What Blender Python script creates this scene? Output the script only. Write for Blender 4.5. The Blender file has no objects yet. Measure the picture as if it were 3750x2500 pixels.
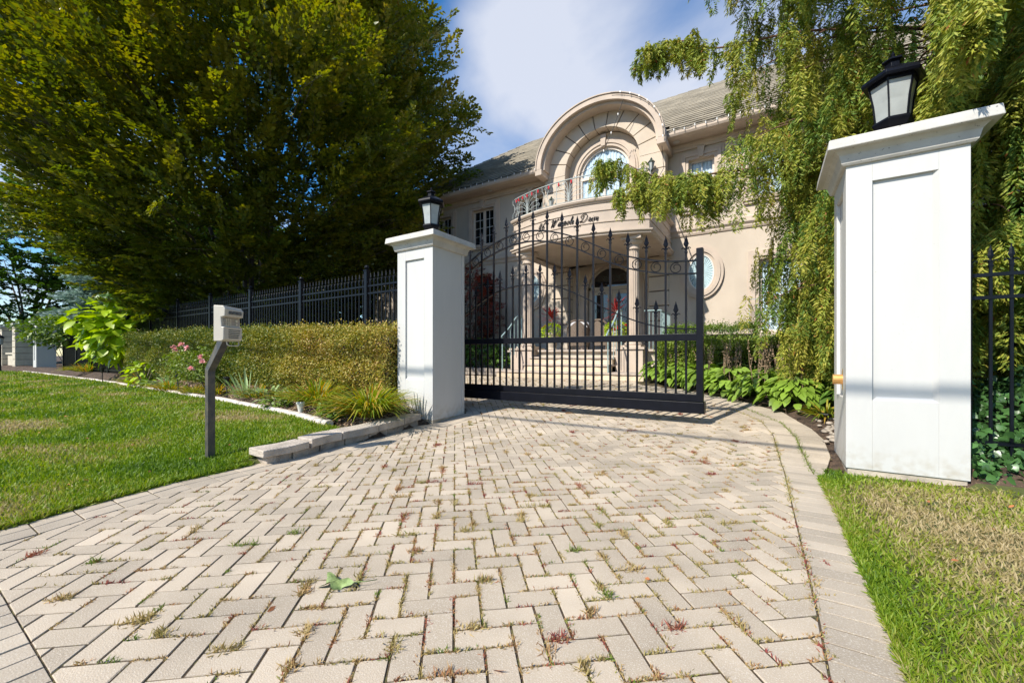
import bpy, math, random
import numpy as np
from mathutils import Vector, Matrix
R = math.radians
rng = np.random.RandomState(7)
random.seed(7)
C = bpy.context.scene.collection
scene = bpy.context.scene
# ------------------------------------------------------------------ camera, world, sun
# site axes: x runs along the gate line, y into the property, z up; the camera stands at the street end of the drive
cam = bpy.data.cameras.new('camera'); cam.lens = 14.4; cam.sensor_width = 36
cam.shift_y = 0.0133; cam.clip_start = 0.05; cam.clip_end = 1000
co = bpy.data.objects.new('camera', cam); C.objects.link(co)
co.location = (0, 0, 1.0); co.rotation_euler = (R(90), 0, R(32.1))
scene.camera = co
SUN_EL = 43.0
LX, LY = 0.33, 0.944                      # horizontal direction in which the light travels
w = bpy.data.worlds.new('World'); scene.world = w; w.use_nodes = True
nt = w.node_tree; nt.nodes.clear()
def N(t, **k):
    n = nt.nodes.new(t)
    for a, b in k.items(): setattr(n, a, b)
    return n
wo = N('ShaderNodeOutputWorld'); bg = N('ShaderNodeBackground'); bg.inputs[1].default_value = 0.15
sky = N('ShaderNodeTexSky'); sky.sky_type = 'NISHITA'; sky.sun_disc = False
sky.sun_elevation = R(SUN_EL); sky.sun_rotation = math.atan2(-LX, -LY)
sky.dust_density = 0.3; sky.ozone_density = 3.0; sky.air_density = 1.0
tc = N('ShaderNodeTexCoord'); sep = N('ShaderNodeSeparateXYZ')
nt.links.new(tc.outputs['Generated'], sep.inputs[0])
mz = N('ShaderNodeMath', operation='ADD'); mz.inputs[1].default_value = 0.22; nt.links.new(sep.outputs['Z'], mz.inputs[0])
cmb = N('ShaderNodeCombineXYZ')
for i, ax in enumerate('XY'):
    d = N('ShaderNodeMath', operation='DIVIDE'); nt.links.new(sep.outputs[ax], d.inputs[0]); nt.links.new(mz.outputs[0], d.inputs[1])
    nt.links.new(d.outputs[0], cmb.inputs[i])
mp = N('ShaderNodeMapping'); mp.inputs['Location'].default_value = (3.15, 0.55, 0); mp.inputs['Rotation'].default_value = (0, 0, R(32))
mp.inputs['Scale'].default_value = (1.0, 1.35, 1)
nt.links.new(cmb.outputs[0], mp.inputs[0])
ns = N('ShaderNodeTexNoise'); ns.inputs['Scale'].default_value = 1.15; ns.inputs['Detail'].default_value = 9; ns.inputs['Roughness'].default_value = 0.5
ns.inputs['Distortion'].default_value = 0.25
nt.links.new(mp.outputs[0], ns.inputs['Vector'])
# a broad cloud bank standing over the house
dt = N('ShaderNodeVectorMath', operation='DOT_PRODUCT'); dt.inputs[1].default_value = (-0.16, 0.735, 0.66)
nrm = N('ShaderNodeVectorMath', operation='NORMALIZE'); nt.links.new(tc.outputs['Generated'], nrm.inputs[0]); nt.links.new(nrm.outputs[0], dt.inputs[0])
mr = N('ShaderNodeMapRange'); mr.inputs[1].default_value = 0.93; mr.inputs[2].default_value = 0.985; mr.inputs[3].default_value = 0.0; mr.inputs[4].default_value = 0.19
nt.links.new(dt.outputs['Value'], mr.inputs[0])
ad = N('ShaderNodeMath', operation='ADD'); nt.links.new(ns.outputs['Fac'], ad.inputs[0]); nt.links.new(mr.outputs[0], ad.inputs[1])
rp = N('ShaderNodeValToRGB'); rp.color_ramp.elements[0].position = 0.49; rp.color_ramp.elements[1].position = 0.72
rp.color_ramp.elements[0].color = (0, 0, 0, 1); rp.color_ramp.elements[1].color = (0.9, 0.9, 0.9, 1)
nt.links.new(ad.outputs[0], rp.inputs[0])
mx = N('ShaderNodeMixRGB'); mx.inputs[2].default_value = (2.75, 2.9, 3.3, 1)
hs = N('ShaderNodeHueSaturation'); hs.inputs['Saturation'].default_value = 1.38; hs.inputs['Value'].default_value = 0.72
nt.links.new(sky.outputs[0], hs.inputs['Color'])
nt.links.new(rp.outputs[0], mx.inputs[0]); nt.links.new(hs.outputs[0], mx.inputs[1])
nt.links.new(mx.outputs[0], bg.inputs[0]); nt.links.new(bg.outputs[0], wo.inputs[0])
sl = bpy.data.lights.new('sun', 'SUN'); sl.energy = 3.6; sl.angle = R(0.5); sl.color = (1.0, 0.94, 0.84)
so = bpy.data.objects.new('sun', sl); C.objects.link(so)
dv = Vector((LX*math.cos(R(SUN_EL)), LY*math.cos(R(SUN_EL)), -math.sin(R(SUN_EL))))
so.rotation_euler = dv.to_track_quat('-Z', 'Y').to_euler(); so.location = (-8, -20, 25)
scene.view_settings.view_transform = 'Standard'; scene.view_settings.look = 'None'
scene.view_settings.exposure = 0.92; scene.view_settings.gamma = 1
scene.render.engine = 'CYCLES'

# ------------------------------------------------------------------ helpers
class MB:
    def __init__(s): s.v = []; s.f = []
    def add(s, vs, fs):
        b = len(s.v); s.v += [tuple(p) for p in vs]; s.f += [tuple(b+i for i in f) for f in fs]
    def box(s, x0, x1, y0, y1, z0, z1):
        s.add([(x, y, z) for z in (z0, z1) for y in (y0, y1) for x in (x0, x1)],
              [(0, 2, 3, 1), (4, 5, 7, 6), (0, 1, 5, 4), (2, 6, 7, 3), (0, 4, 6, 2), (1, 3, 7, 5)])
    def quad(s, a, b, c, d): s.add([a, b, c, d], [(0, 1, 2, 3)])
    def prism(s, poly, z0, z1, top=None):        # poly in xy
        n = len(poly); top = top or poly
        s.add([(p[0], p[1], z0) for p in poly]+[(p[0], p[1], z1) for p in top],
              [tuple(reversed(range(n))), tuple(range(n, 2*n))]+[(i, (i+1) % n, n+(i+1) % n, n+i) for i in range(n)])
    def prism_y(s, poly, y0, y1):                # poly in xz
        n = len(poly)
        s.add([(p[0], y0, p[1]) for p in poly]+[(p[0], y1, p[1]) for p in poly],
              [tuple(range(n)), tuple(reversed(range(n, 2*n)))]+[(i, n+i, n+(i+1) % n, (i+1) % n) for i in range(n)])
    def lathe(s, x, y, prof, n=16, rot=0, sx=1, sy=1):       # prof: (r, z)
        m = len(prof); vs = []
        for r, z in prof:
            for i in range(n):
                a = rot+2*math.pi*i/n; vs.append((x+r*sx*math.cos(a), y+r*sy*math.sin(a), z))
        fs = [(j*n+i, j*n+(i+1) % n, (j+1)*n+(i+1) % n, (j+1)*n+i) for j in range(m-1) for i in range(n)]
        fs += [tuple(reversed(range(n))), tuple((m-1)*n+i for i in range(n))]
        s.add(vs, fs)
    def tube(s, pts, r, n=6, closed=False):
        pts = [Vector(p) for p in pts]; m = len(pts); vs = []; rr = r if isinstance(r, (list, tuple)) else [r]*m
        up = Vector((0, 0, 1)); prev = None
        for i, p in enumerate(pts):
            t = (pts[min(i+1, m-1)]-pts[max(i-1, 0)])
            if t.length < 1e-9: t = Vector((0, 0, 1))
            t.normalize()
            if prev is None:
                a = t.cross(up)
                if a.length < 0.05: a = t.cross(Vector((1, 0, 0)))
            else: a = prev-t*prev.dot(t)
            a.normalize(); prev = a; b = t.cross(a)
            for k in range(n):
                q = 2*math.pi*(k+.5)/n; vs.append(p+(a*math.cos(q)+b*math.sin(q))*rr[i])
        fs = [(j*n+k, j*n+(k+1) % n, (j+1)*n+(k+1) % n, (j+1)*n+k) for j in range(m-1) for k in range(n)]
        fs += [tuple(reversed(range(n))), tuple((m-1)*n+k for k in range(n))]
        s.add(vs, fs)
    def sweep(s, path, prof, closed=False):      # path xy (outside on the right-hand side), prof (offset, z) bottom to top
        m = len(path); P = [Vector(p) for p in path]; vs = []
        for i in range(m):
            if closed: a, b = P[i-1], P[(i+1) % m]
            else: a, b = P[max(i-1, 0)], P[min(i+1, m-1)]
            d1 = (P[i]-a); d2 = (b-P[i])
            if d1.length < 1e-9: d1 = d2
            if d2.length < 1e-9: d2 = d1
            d1.normalize(); d2.normalize()
            n1 = Vector((d1.y, -d1.x)); n2 = Vector((d2.y, -d2.x)); nn = (n1+n2); nn.normalize(); k = 1/max(nn.dot(n1), .3)
            for o, z in prof: q = P[i]+nn*(o*k); vs.append((q.x, q.y, z))
        q = len(prof); fs = []
        for i in range(m if closed else m-1):
            j = (i+1) % m
            for k in range(q-1): fs.append((i*q+k, j*q+k, j*q+k+1, i*q+k+1))
        if not closed: fs += [tuple(range(q)), tuple((m-1)*q+k for k in reversed(range(q)))]
        s.add(vs, fs)
    def ring(s, cx, cz, ai, bi, ao, bo, t0, t1, y0, y1, n=12, cap=True):   # arch piece in the xz plane
        vs = []
        for i in range(n+1):
            t = R(t0+(t1-t0)*i/n); c, q = math.cos(t), math.sin(t)
            for (a, b) in ((ai, bi), (ao, bo)):
                for y in (y0, y1): vs.append((cx+a*c, y, cz+b*q))
        fs = []
        for i in range(n):
            a = 4*i; b = a+4
            fs += [(a, a+2, b+2, b), (a+1, b+1, b+3, a+3), (a, b, b+1, a+1), (a+2, a+3, b+3, b+2)]
        if cap: fs += [(0, 1, 3, 2), (4*n, 4*n+2, 4*n+3, 4*n+1)]
        s.add(vs, fs)

def link(name, me, m=None, parent=None, smooth=False):
    o = bpy.data.objects.new(name, me); C.objects.link(o)
    if m: me.materials.append(m)
    if smooth: me.shade_smooth()
    if parent:
        o.parent = parent; o.matrix_parent_inverse = parent_mat(parent).inverted()
    return o
def parent_mat(p):
    q = Matrix.Translation(p.location) @ p.rotation_euler.to_matrix().to_4x4()
    if p.parent: q = parent_mat(p.parent) @ p.matrix_parent_inverse @ q
    return q
def obj(name, mb, m, parent=None, smooth=False, bevel=0, sharp=None):
    me = bpy.data.meshes.new(name); me.from_pydata(mb.v, [], mb.f); me.update()
    o = link(name, me, m, parent, smooth)
    if bevel:
        b = o.modifiers.new('bevel', 'BEVEL'); b.width = bevel; b.segments = 2; b.limit_method = 'ANGLE'; b.angle_limit = R(40)
    if sharp:
        try: me.set_sharp_from_angle(angle=R(sharp))
        except Exception: pass
    return o
def tag(o, label=None, cat=None, group=None, kind=None):
    if label: o['label'] = label
    if cat: o['category'] = cat
    if group: o['group'] = group
    if kind: o['kind'] = kind
    return o
def thing(name, label, cat, loc=(0, 0, 0), group=None, rz=0):
    o = bpy.data.objects.new(name, None); C.objects.link(o); o.location = loc; o.rotation_euler = (0, 0, rz)
    o.empty_display_size = .2
    return tag(o, label, cat, group)
def dup(root, loc, label, rz=None):
    r = root.copy(); C.objects.link(r); r.location = loc
    if rz is not None: r.rotation_euler = (0, 0, rz)
    r['label'] = label
    def rec(a, b):
        for ch in list(a.children):
            c = ch.copy(); C.objects.link(c); c.parent = b; rec(ch, c)
    rec(root, r); return r
def crom(pts, k=6):
    pts = [Vector(p) for p in pts]; out = []
    for i in range(len(pts)-1):
        p0 = pts[max(i-1, 0)]; p1 = pts[i]; p2 = pts[i+1]; p3 = pts[min(i+2, len(pts)-1)]
        for j in range(k):
            t = j/k; out.append(.5*((2*p1)+(p2-p0)*t+(2*p0-5*p1+4*p2-p3)*t*t+(3*p1-p0-3*p2+p3)*t**3))
    out.append(pts[-1]); return out
def interp(x, xs, ys): return float(np.interp(x, xs, ys))

# ------------------------------------------------------------------ materials
def mat(name, c, rough=.6, var=.15, scale=4, bump=0.0, bscale=60, rnd=0, c2=None, metal=0, spec=.5, detail=5, trans=0, speck=None, coat=0, stretch=None, ramp=None, rgb2=None):
    m = bpy.data.materials.new(name); m.use_nodes = True; t = m.node_tree; n = t.nodes; L = t.links
    p = n['Principled BSDF']; out = n['Material Output']
    g = n.new('ShaderNodeTexCoord'); vec = g.outputs['Object']
    if stretch:
        q = n.new('ShaderNodeMapping'); q.inputs['Scale'].default_value = stretch; L.new(vec, q.inputs[0]); vec = q.outputs[0]
    a = n.new('ShaderNodeTexNoise'); a.inputs['Scale'].default_value = scale; a.inputs['Detail'].default_value = detail; L.new(vec, a.inputs['Vector'])
    c2 = c2 or tuple(x*(1-var) for x in c); c1 = tuple(min(1, x*(1+var)) for x in c) if c2 == tuple(x*(1-var) for x in c) else c
    r = n.new('ShaderNodeValToRGB'); r.color_ramp.elements[0].position = .35; r.color_ramp.elements[1].position = .65
    r.color_ramp.elements[0].color = (*c2, 1); r.color_ramp.elements[1].color = (*c1, 1); L.new(a.outputs['Fac'], r.inputs[0]); col = r.outputs[0]
    if ramp:      # colours picked by the random face number
        at = n.new('ShaderNodeAttribute'); at.attribute_name = 'rnd'
        rr = n.new('ShaderNodeValToRGB'); e = rr.color_ramp
        while len(e.elements) < len(ramp): e.elements.new(.5)
        for i, (ps, cc) in enumerate(ramp): e.elements[i].position = ps; e.elements[i].color = (*cc, 1)
        L.new(at.outputs['Fac'], rr.inputs[0]); mm = n.new('ShaderNodeMixRGB'); mm.inputs[0].default_value = rnd or .8
        L.new(col, mm.inputs[1]); L.new(rr.outputs[0], mm.inputs[2]); col = mm.outputs[0]
    elif rnd:
        at = n.new('ShaderNodeAttribute'); at.attribute_name = 'rnd'
        mr_ = n.new('ShaderNodeMapRange'); mr_.inputs[3].default_value = 1-rnd; mr_.inputs[4].default_value = 1+rnd; L.new(at.outputs['Fac'], mr_.inputs[0])
        mm = n.new('ShaderNodeVectorMath'); mm.operation = 'SCALE'; L.new(col, mm.inputs[0]); L.new(mr_.outputs[0], mm.inputs['Scale']); col = mm.outputs[0]
    if speck:     # (scale, low, high, colour, amount)
        v = n.new('ShaderNodeTexNoise'); v.inputs['Scale'].default_value = speck[0]; v.inputs['Detail'].default_value = 2; L.new(g.outputs['Object'], v.inputs['Vector'])
        rr = n.new('ShaderNodeValToRGB'); rr.color_ramp.elements[0].position = speck[1]; rr.color_ramp.elements[1].position = speck[2]
        rr.color_ramp.elements[1].color = (speck[4],)*3+(1,); L.new(v.outputs['Fac'], rr.inputs[0])
        mm = n.new('ShaderNodeMixRGB'); L.new(rr.outputs[0], mm.inputs[0]); L.new(col, mm.inputs[1]); mm.inputs[2].default_value = (*speck[3], 1); col = mm.outputs[0]
    L.new(col, p.inputs['Base Color']); p.inputs['Roughness'].default_value = rough; p.inputs['Metallic'].default_value = metal
    p.inputs['Specular IOR Level'].default_value = spec
    if coat: p.inputs['Coat Weight'].default_value = coat
    if bump:
        b = n.new('ShaderNodeTexNoise'); b.inputs['Scale'].default_value = bscale; b.inputs['Detail'].default_value = 6; L.new(vec, b.inputs['Vector'])
        bb = n.new('ShaderNodeBump'); bb.inputs['Strength'].default_value = bump; bb.inputs['Distance'].default_value = .02
        L.new(b.outputs['Fac'], bb.inputs['Height']); L.new(bb.outputs[0], p.inputs['Normal'])
    if trans:
        tb = n.new('ShaderNodeBsdfTranslucent'); ms = n.new('ShaderNodeMixShader'); ms.inputs[0].default_value = trans
        hh = n.new('ShaderNodeHueSaturation'); hh.inputs['Saturation'].default_value = 1.15; hh.inputs['Value'].default_value = 1.5; L.new(col, hh.inputs['Color'])
        L.new(hh.outputs[0], tb.inputs[0]); L.new(p.outputs[0], ms.inputs[1]); L.new(tb.outputs[0], ms.inputs[2]); L.new(ms.outputs[0], out.inputs[0])
    return m
def glassmat(name, tint, refl, rough=.02):
    m = bpy.data.materials.new(name); m.use_nodes = True; t = m.node_tree; n = t.nodes; L = t.links; n.clear()
    out = n.new('ShaderNodeOutputMaterial'); tr = n.new('ShaderNodeBsdfTransparent'); tr.inputs[0].default_value = (*tint, 1)
    gl = n.new('ShaderNodeBsdfGlossy'); gl.inputs['Roughness'].default_value = rough
    lw = n.new('ShaderNodeLayerWeight'); lw.inputs[0].default_value = refl
    tcn = n.new('ShaderNodeTexCoord'); nz = n.new('ShaderNodeTexNoise'); nz.inputs['Scale'].default_value = 2.5; bp = n.new('ShaderNodeBump'); bp.inputs['Strength'].default_value = .08
    L.new(tcn.outputs['Object'], nz.inputs['Vector']); L.new(nz.outputs['Fac'], bp.inputs['Height']); L.new(bp.outputs[0], gl.inputs['Normal'])
    ms = n.new('ShaderNodeMixShader'); L.new(lw.outputs['Fresnel'], ms.inputs[0]); L.new(tr.outputs[0], ms.inputs[1]); L.new(gl.outputs[0], ms.inputs[2]); L.new(ms.outputs[0], out.inputs[0])
    return m
M = {}
M['stucco'] = mat('stucco', (.53, .45, .36), .85, .09, 1.1, .25, 90, stretch=(1, 1, .5))
M['trim'] = mat('cast_stone_trim', (.50, .41, .33), .75, .08, 2.5, .12, 60)
M['trim_dark'] = mat('shadow_joint', (.20, .155, .125), .9, .1)
M['white'] = mat('white_paint', (.53, .525, .50), .5, .045, 2.2, .12, 14, stretch=(1, 1, .25), speck=(55, .735, .76, (.35, .33, .3), .55))
M['whitecap'] = mat('white_cap_concrete', (.49, .47, .43), .7, .09, 6, .12, 50, speck=(42, .68, .72, (.16, .15, .14), .8))
M['plinth'] = mat('plinth_concrete', (.42, .36, .28), .85, .2, 6, .4, 40)
M['black'] = mat('black_powder_coat', (.004, .0045, .008), .38, .2, 8, .05, 120, spec=.18)
M['fenceblack'] = mat('fence_black', (.004, .006, .010), .4, .2, 8, spec=.2)
M['bronze'] = mat('dark_bronze', (.02, .018, .014), .4, .3, 20, spec=.5)
M['frost'] = mat('frosted_glass', (.36, .38, .37), .25, .12, 6, spec=.5)
M['paver'] = mat('paver', (.43, .355, .265), .9, .14, 2.2, .22, 190, rnd=.17, speck=(230, .54, .66, (.60, .54, .45), .7))
M['paver_border'] = mat('paver_border', (.40, .335, .255), .9, .14, 2.2, .22, 190, rnd=.15, speck=(170, .55, .66, (.56, .51, .43), .6))
M['sand'] = mat('joint_sand', (.11, .072, .040), .95, .4, 9, .6, 80, c2=(.035, .026, .016), speck=(30, .52, .62, (.13, .12, .04), .8))
M['soil'] = mat('soil', (.060, .038, .024), .95, .5, 9, 1.0, 30, speck=(60, .6, .68, (.20, .13, .08), .8))
M['turf'] = mat('turf_base', (.075, .085, .020), .95, .4, 3, .6, 60)
M['blade'] = mat('grass_blades', (.12, .2, .03), .55, .1, 3, trans=.35, rnd=1.0, ramp=[(0, (.08, .16, .008)), (.4, (.18, .28, .012)), (.62, (.28, .33, .03)), (.8, (.36, .30, .12)), (1, (.46, .37, .20))])
M['edging'] = mat('edging_concrete', (.60, .53, .47), .85, .1, 8, .3, 60)
M['wallstone'] = mat('wall_stone', (.34, .29, .24), .92, .22, 7, .8, 40)
M['coping'] = mat('coping_stone', (.44, .38, .315), .9, .18, 6, .7, 45)
M['flag'] = mat('flagstone_tread', (.42, .35, .29), .85, .2, 6, .5, 30)
M['riser'] = mat('riser_stone', (.62, .51, .37), .85, .18, 3, .5, 25)
M['bark'] = mat('bark', (.12, .10, .08), .9, .35, 8, .8, 30, stretch=(3, 3, .6))
M['barkred'] = mat('cypress_bark', (.17, .09, .055), .9, .35, 8, .8, 30, stretch=(3, 3, .4))
M['twig'] = mat('pale_twig', (.24, .19, .145), .85, .3, 10)
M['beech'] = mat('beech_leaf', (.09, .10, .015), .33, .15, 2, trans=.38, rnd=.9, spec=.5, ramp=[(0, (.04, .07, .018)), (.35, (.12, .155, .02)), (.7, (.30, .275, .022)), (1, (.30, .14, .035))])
M['cypress'] = mat('cypress_spray', (.12, .14, .03), .6, .15, 2, trans=.2, rnd=.9, spec=.3, ramp=[(0, (.07, .16, .03)), (.35, (.20, .27, .035)), (.7, (.38, .38, .05)), (.93, (.44, .38, .08)), (1, (.33, .12, .035))])
M['spruce'] = mat('spruce_needle', (.22, .31, .26), .6, .15, 2, trans=.1, rnd=.35)
M['hedge'] = mat('boxwood_leaf', (.16, .15, .04), .5, .15, 1.5, trans=.2, rnd=.9, ramp=[(0, (.07, .13, .018)), (.35, (.27, .27, .03)), (.65, (.48, .38, .07)), (1, (.56, .35, .13))])
M['hedgegreen'] = mat('boxwood_green_leaf', (.08, .14, .02), .5, .15, 1.5, trans=.25, rnd=.9, ramp=[(0, (.04, .09, .012)), (.5, (.11, .19, .02)), (1, (.24, .30, .035))])
M['lime'] = mat('lime_leaf', (.34, .46, .02), .42, .15, 3, trans=.35, rnd=.25)
M['hosta'] = mat('hosta_leaf', (.20, .31, .04), .38, .15, 5, trans=.25, rnd=.3, stretch=(1, 1, 1))
M['green'] = mat('green_leaf', (.10, .19, .03), .42, .15, 3, trans=.25, rnd=.4)
M['ivy'] = mat('ivy_leaf', (.055, .13, .035), .33, .2, 6, trans=.15, rnd=.5)
M['daylily'] = mat('daylily_blade', (.22, .28, .03), .5, .1, 3, trans=.35, rnd=.9, ramp=[(0, (.10, .20, .02)), (.5, (.26, .30, .03)), (.8, (.45, .34, .05)), (1, (.48, .20, .05))])
M['iris'] = mat('iris_blade', (.28, .38, .16), .5, .2, 3, trans=.25, rnd=.5)
M['redleaf'] = mat('maroon_leaf', (.28, .025, .025), .4, .2, 4, trans=.25, rnd=.5)
M['maple'] = mat('maple_leaf', (.20, .035, .02), .5, .2, 4, trans=.3, rnd=.5)
M['pink'] = mat('pink_petal', (.80, .42, .42), .6, .1, trans=.2)
M['redflower'] = mat('red_petal', (.62, .02, .05), .5, .1, trans=.2)
M['weed'] = mat('joint_weed', (.3, .2, .08), .8, .1, trans=.2, rnd=1, ramp=[(0, (.26, .06, .05)), (.3, (.34, .15, .07)), (.5, (.44, .32, .14)), (.8, (.32, .27, .09)), (1, (.12, .19, .02))])
M['seed'] = mat('dry_flower_stalk', (.40, .28, .18), .8, .3, 20, rnd=.3)
M['tile'] = mat('roof_tile', (.31, .275, .215), .85, .16, 1.3, .4, 40, rnd=.12)
M['glassdark'] = mat('dark_glass', (.006, .008, .012), .03, .1, spec=.9)
M['glass'] = glassmat('window_glass', (.93, .97, 1.0), .16)
M['curtain'] = mat('curtain', (.85, .88, .88), .8, .1, 8, stretch=(12, 1, .3), c2=(.60, .66, .70), trans=.1)
M['pleat'] = mat('pleated_curtain', (.55, .60, .57), .8, .1, 8)
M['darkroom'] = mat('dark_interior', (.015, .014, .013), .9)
M['winframe'] = mat('window_frame', (.62, .53, .44), .5, .05)
M['muntin'] = mat('white_muntin', (.66, .64, .60), .5, .05)
M['doorpaint'] = mat('door_paint', (.40, .35, .29), .45, .05)
M['iron'] = mat('pale_iron', (.34, .38, .37), .5, .15, 15)
M['irongreen'] = mat('grey_green_iron', (.26, .36, .36), .5, .15, 15)
M['plastic'] = mat('beige_plastic', (.47, .43, .36), .4, .03, 5, .05, 80)
M['plasticdark'] = mat('keypad_plate', (.33, .29, .24), .5, .05)
M['screen'] = mat('display_window', (.012, .012, .02), .12, .1, spec=.7)
M['button'] = mat('key_button', (.62, .58, .48), .35, .1, metal=.4)
M['postgrey'] = mat('weathered_black_post', (.035, .036, .038), .5, .3, 12, .1, 60, c2=(.10, .085, .06))
M['solar'] = mat('solar_light_black', (.015, .015, .017), .35, .2)
M['clear'] = mat('clear_plastic', (.6, .6, .56), .2, .1)
M['brass'] = mat('brass_sensor', (.75, .42, .14), .35, .1, metal=.6)
M['wicker'] = mat('wicker', (.16, .12, .09), .8, .4, 60, .6, 120)
M['cushion'] = mat('grey_cushion', (.50, .49, .50), .8, .06)
M['planter'] = mat('stone_planter', (.45, .38, .30), .85, .2, 10, .3, 40)
M['pebble'] = mat('pebble', (.34, .29, .23), .7, .25, 14, .1, 30)
M['rock'] = mat('boulder', (.42, .38, .34), .9, .25, 5, .8, 14)
M['limestone'] = mat('limestone', (.52, .46, .36), .85, .1, 4, .2, 40)
M['asphalt'] = mat('asphalt', (.06, .06, .062), .9, .2, 20, .4, 80)
M['concrete'] = mat('concrete', (.42, .38, .36), .9, .1, 6, .2, 40)
M['bulb'] = mat('bulb_red', (.55, .03, .04), .2, .1)
M['bulbclear'] = mat('bulb_clear', (.8, .8, .78), .15, .1)
M['wirem'] = mat('cable', (.03, .03, .03), .6, .1)
M['lamp_green'] = mat('verdigris_lamp', (.03, .05, .04), .45, .3, 20)
M['house_far'] = mat('far_house_wall', (.66, .58, .52), .8, .05)

def base_grime(m, z0, z1, c):        # splashed soil on the lowest part of the painted pillars
    t = m.node_tree; n = t.nodes; L = t.links; p = n['Principled BSDF']; src = p.inputs['Base Color'].links[0].from_socket
    g = n.new('ShaderNodeTexCoord'); sp = n.new('ShaderNodeSeparateXYZ'); L.new(g.outputs['Object'], sp.inputs[0])
    mr_ = n.new('ShaderNodeMapRange'); mr_.inputs[1].default_value = z0; mr_.inputs[2].default_value = z1; mr_.inputs[3].default_value = 1; mr_.inputs[4].default_value = 0; L.new(sp.outputs['Z'], mr_.inputs[0])
    a = n.new('ShaderNodeTexNoise'); a.inputs['Scale'].default_value = 14; a.inputs['Detail'].default_value = 8; L.new(g.outputs['Object'], a.inputs['Vector'])
    r = n.new('ShaderNodeMapRange'); r.inputs[1].default_value = .42; r.inputs[2].default_value = .72; L.new(a.outputs['Fac'], r.inputs[0])
    q = n.new('ShaderNodeMath'); q.operation = 'MULTIPLY'; L.new(mr_.outputs[0], q.inputs[0]); L.new(r.outputs[0], q.inputs[1])
    mm = n.new('ShaderNodeMixRGB'); L.new(q.outputs[0], mm.inputs[0]); L.new(src, mm.inputs[1]); mm.inputs[2].default_value = (*c, 1); L.new(mm.outputs[0], p.inputs['Base Color'])
base_grime(M['white'], .05, .30, (.40, .36, .29))
# ------------------------------------------------------------------ vectorised blades and leaves
def norm(a): return a/np.maximum(np.linalg.norm(a, axis=-1, keepdims=True), 1e-9)
def blades(name, P, D, Nn, L, W, m, parent=None, prof=((0, .15), (.5, 1), (1, 0)), curl=.1, fold=.15, rnd=None, smooth=False, droop=0):
    """leaf i: starts at P, runs along D, faces Nn; prof = (position, half-width) along the leaf"""
    P = np.asarray(P, float); n = len(P); D = norm(np.asarray(D, float)); Nn = np.asarray(Nn, float)
    Nn = norm(Nn-D*np.sum(D*Nn, 1, keepdims=True)); S = np.cross(D, Nn)
    L = np.broadcast_to(np.asarray(L, float), (n,))[:, None]; W = np.broadcast_to(np.asarray(W, float), (n,))[:, None]
    cols = []; idx = []; c = 0
    cu = np.broadcast_to(np.asarray(curl, float), (n,))[:, None]; dz = np.array([0, 0, -1.0])
    for s_, h in prof:
        ctr = P+D*L*s_-Nn*cu*L*s_*s_+dz*droop*L*s_*s_
        if h == 0: cols.append(ctr); idx.append((c,)); c += 1
        else:
            off = Nn*fold*h*W
            cols += [ctr-S*h*W+off, ctr, ctr+S*h*W+off]; idx.append((c, c+1, c+2)); c += 3
    V = np.stack(cols, 1).reshape(-1, 3); faces = []
    for a, b in zip(idx[:-1], idx[1:]):
        if len(a) == 3 and len(b) == 3: faces += [(a[0], a[1], b[1], b[0]), (a[1], a[2], b[2], b[1])]
        elif len(b) == 1: faces += [(a[0], a[1], b[0]), (a[1], a[2], b[0])]
        else: faces += [(a[0], b[1], b[0]), (a[0], b[2], b[1])]
    k = len(faces); ls = np.array([len(f) for f in faces]); flat = np.concatenate([np.array(f) for f in faces])
    loops = (flat[None, :]+(np.arange(n)*c)[:, None]).reshape(-1)
    starts = (np.concatenate([[0], np.cumsum(ls)[:-1]])[None, :]+(np.arange(n)*ls.sum())[:, None]).reshape(-1)
    me = bpy.data.meshes.new(name); me.vertices.add(len(V)); me.vertices.foreach_set('co', V.astype(np.float32).ravel())
    me.loops.add(len(loops)); me.loops.foreach_set('vertex_index', loops.astype(np.int32))
    me.polygons.add(n*k); me.polygons.foreach_set('loop_start', starts.astype(np.int32))
    me.update(calc_edges=True)
    if rnd is None: rnd = rng.rand(n)
    at = me.attributes.new('rnd', 'FLOAT', 'FACE'); at.data.foreach_set('value', np.repeat(rnd, k).astype(np.float32))
    return link(name, me, m, parent, smooth)
def rdir(n, up=0.0):
    v = rng.normal(size=(n, 3)); v[:, 2] += up; return norm(v)
def vnoise(x, y, f, seed=0):     # cheap smooth noise 0..1
    return .5+.25*(np.sin(x*f+seed+1.7*np.sin(y*f*.7+seed*2))+np.sin(y*f*1.3+seed*3+1.3*np.sin(x*f*.9+seed)))

# ------------------------------------------------------------------ the ground and its sheets
EX = [-60, -30, -19.6, -15.6, -11.7, -9.4, -7.1, -5.8, -4.6, -4.0]; EY = [4.75, 4.62, 4.36, 4.16, 3.92, 3.80, 3.56, 3.38, 3.18, 3.1]
def edge_y(x): return interp(x, EX, EY)
def sm(t): t = min(max(t, 0), 1); return t*t*(3-2*t)
XL = ([-6, .43, .81, 1.32, 1.84, 3.2, 3.8, 4.27, 4.40, 5.2, 5.9, 6.6, 7.7, 9.6], [-3.70, -3.74, -3.85, -3.97, -3.99, -4.01, -4.12, -4.26, -4.15, -4.12, -4.9, -5.9, -7.3, -9.4])
xl = lambda y: interp(y, *XL)
def H(x, y):
    b = min(max(.098*(y-4.5), 0), .44)
    if x < xl(y)-.05 and y < 5.6:
        l = .10*sm((y-1.3)/1.3); e = edge_y(x)
        if y > e: l += .26*sm((y-e)/max(4.35-e, .25))*sm((-4.22-x)/.7)
        return max(b, l) if not (y > 4.38 and x > -4.9) else b+.02
    if x > 1.3 and y > 4.2: return max(b, .20*sm((y-4.3)/.5))
    return b
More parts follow.
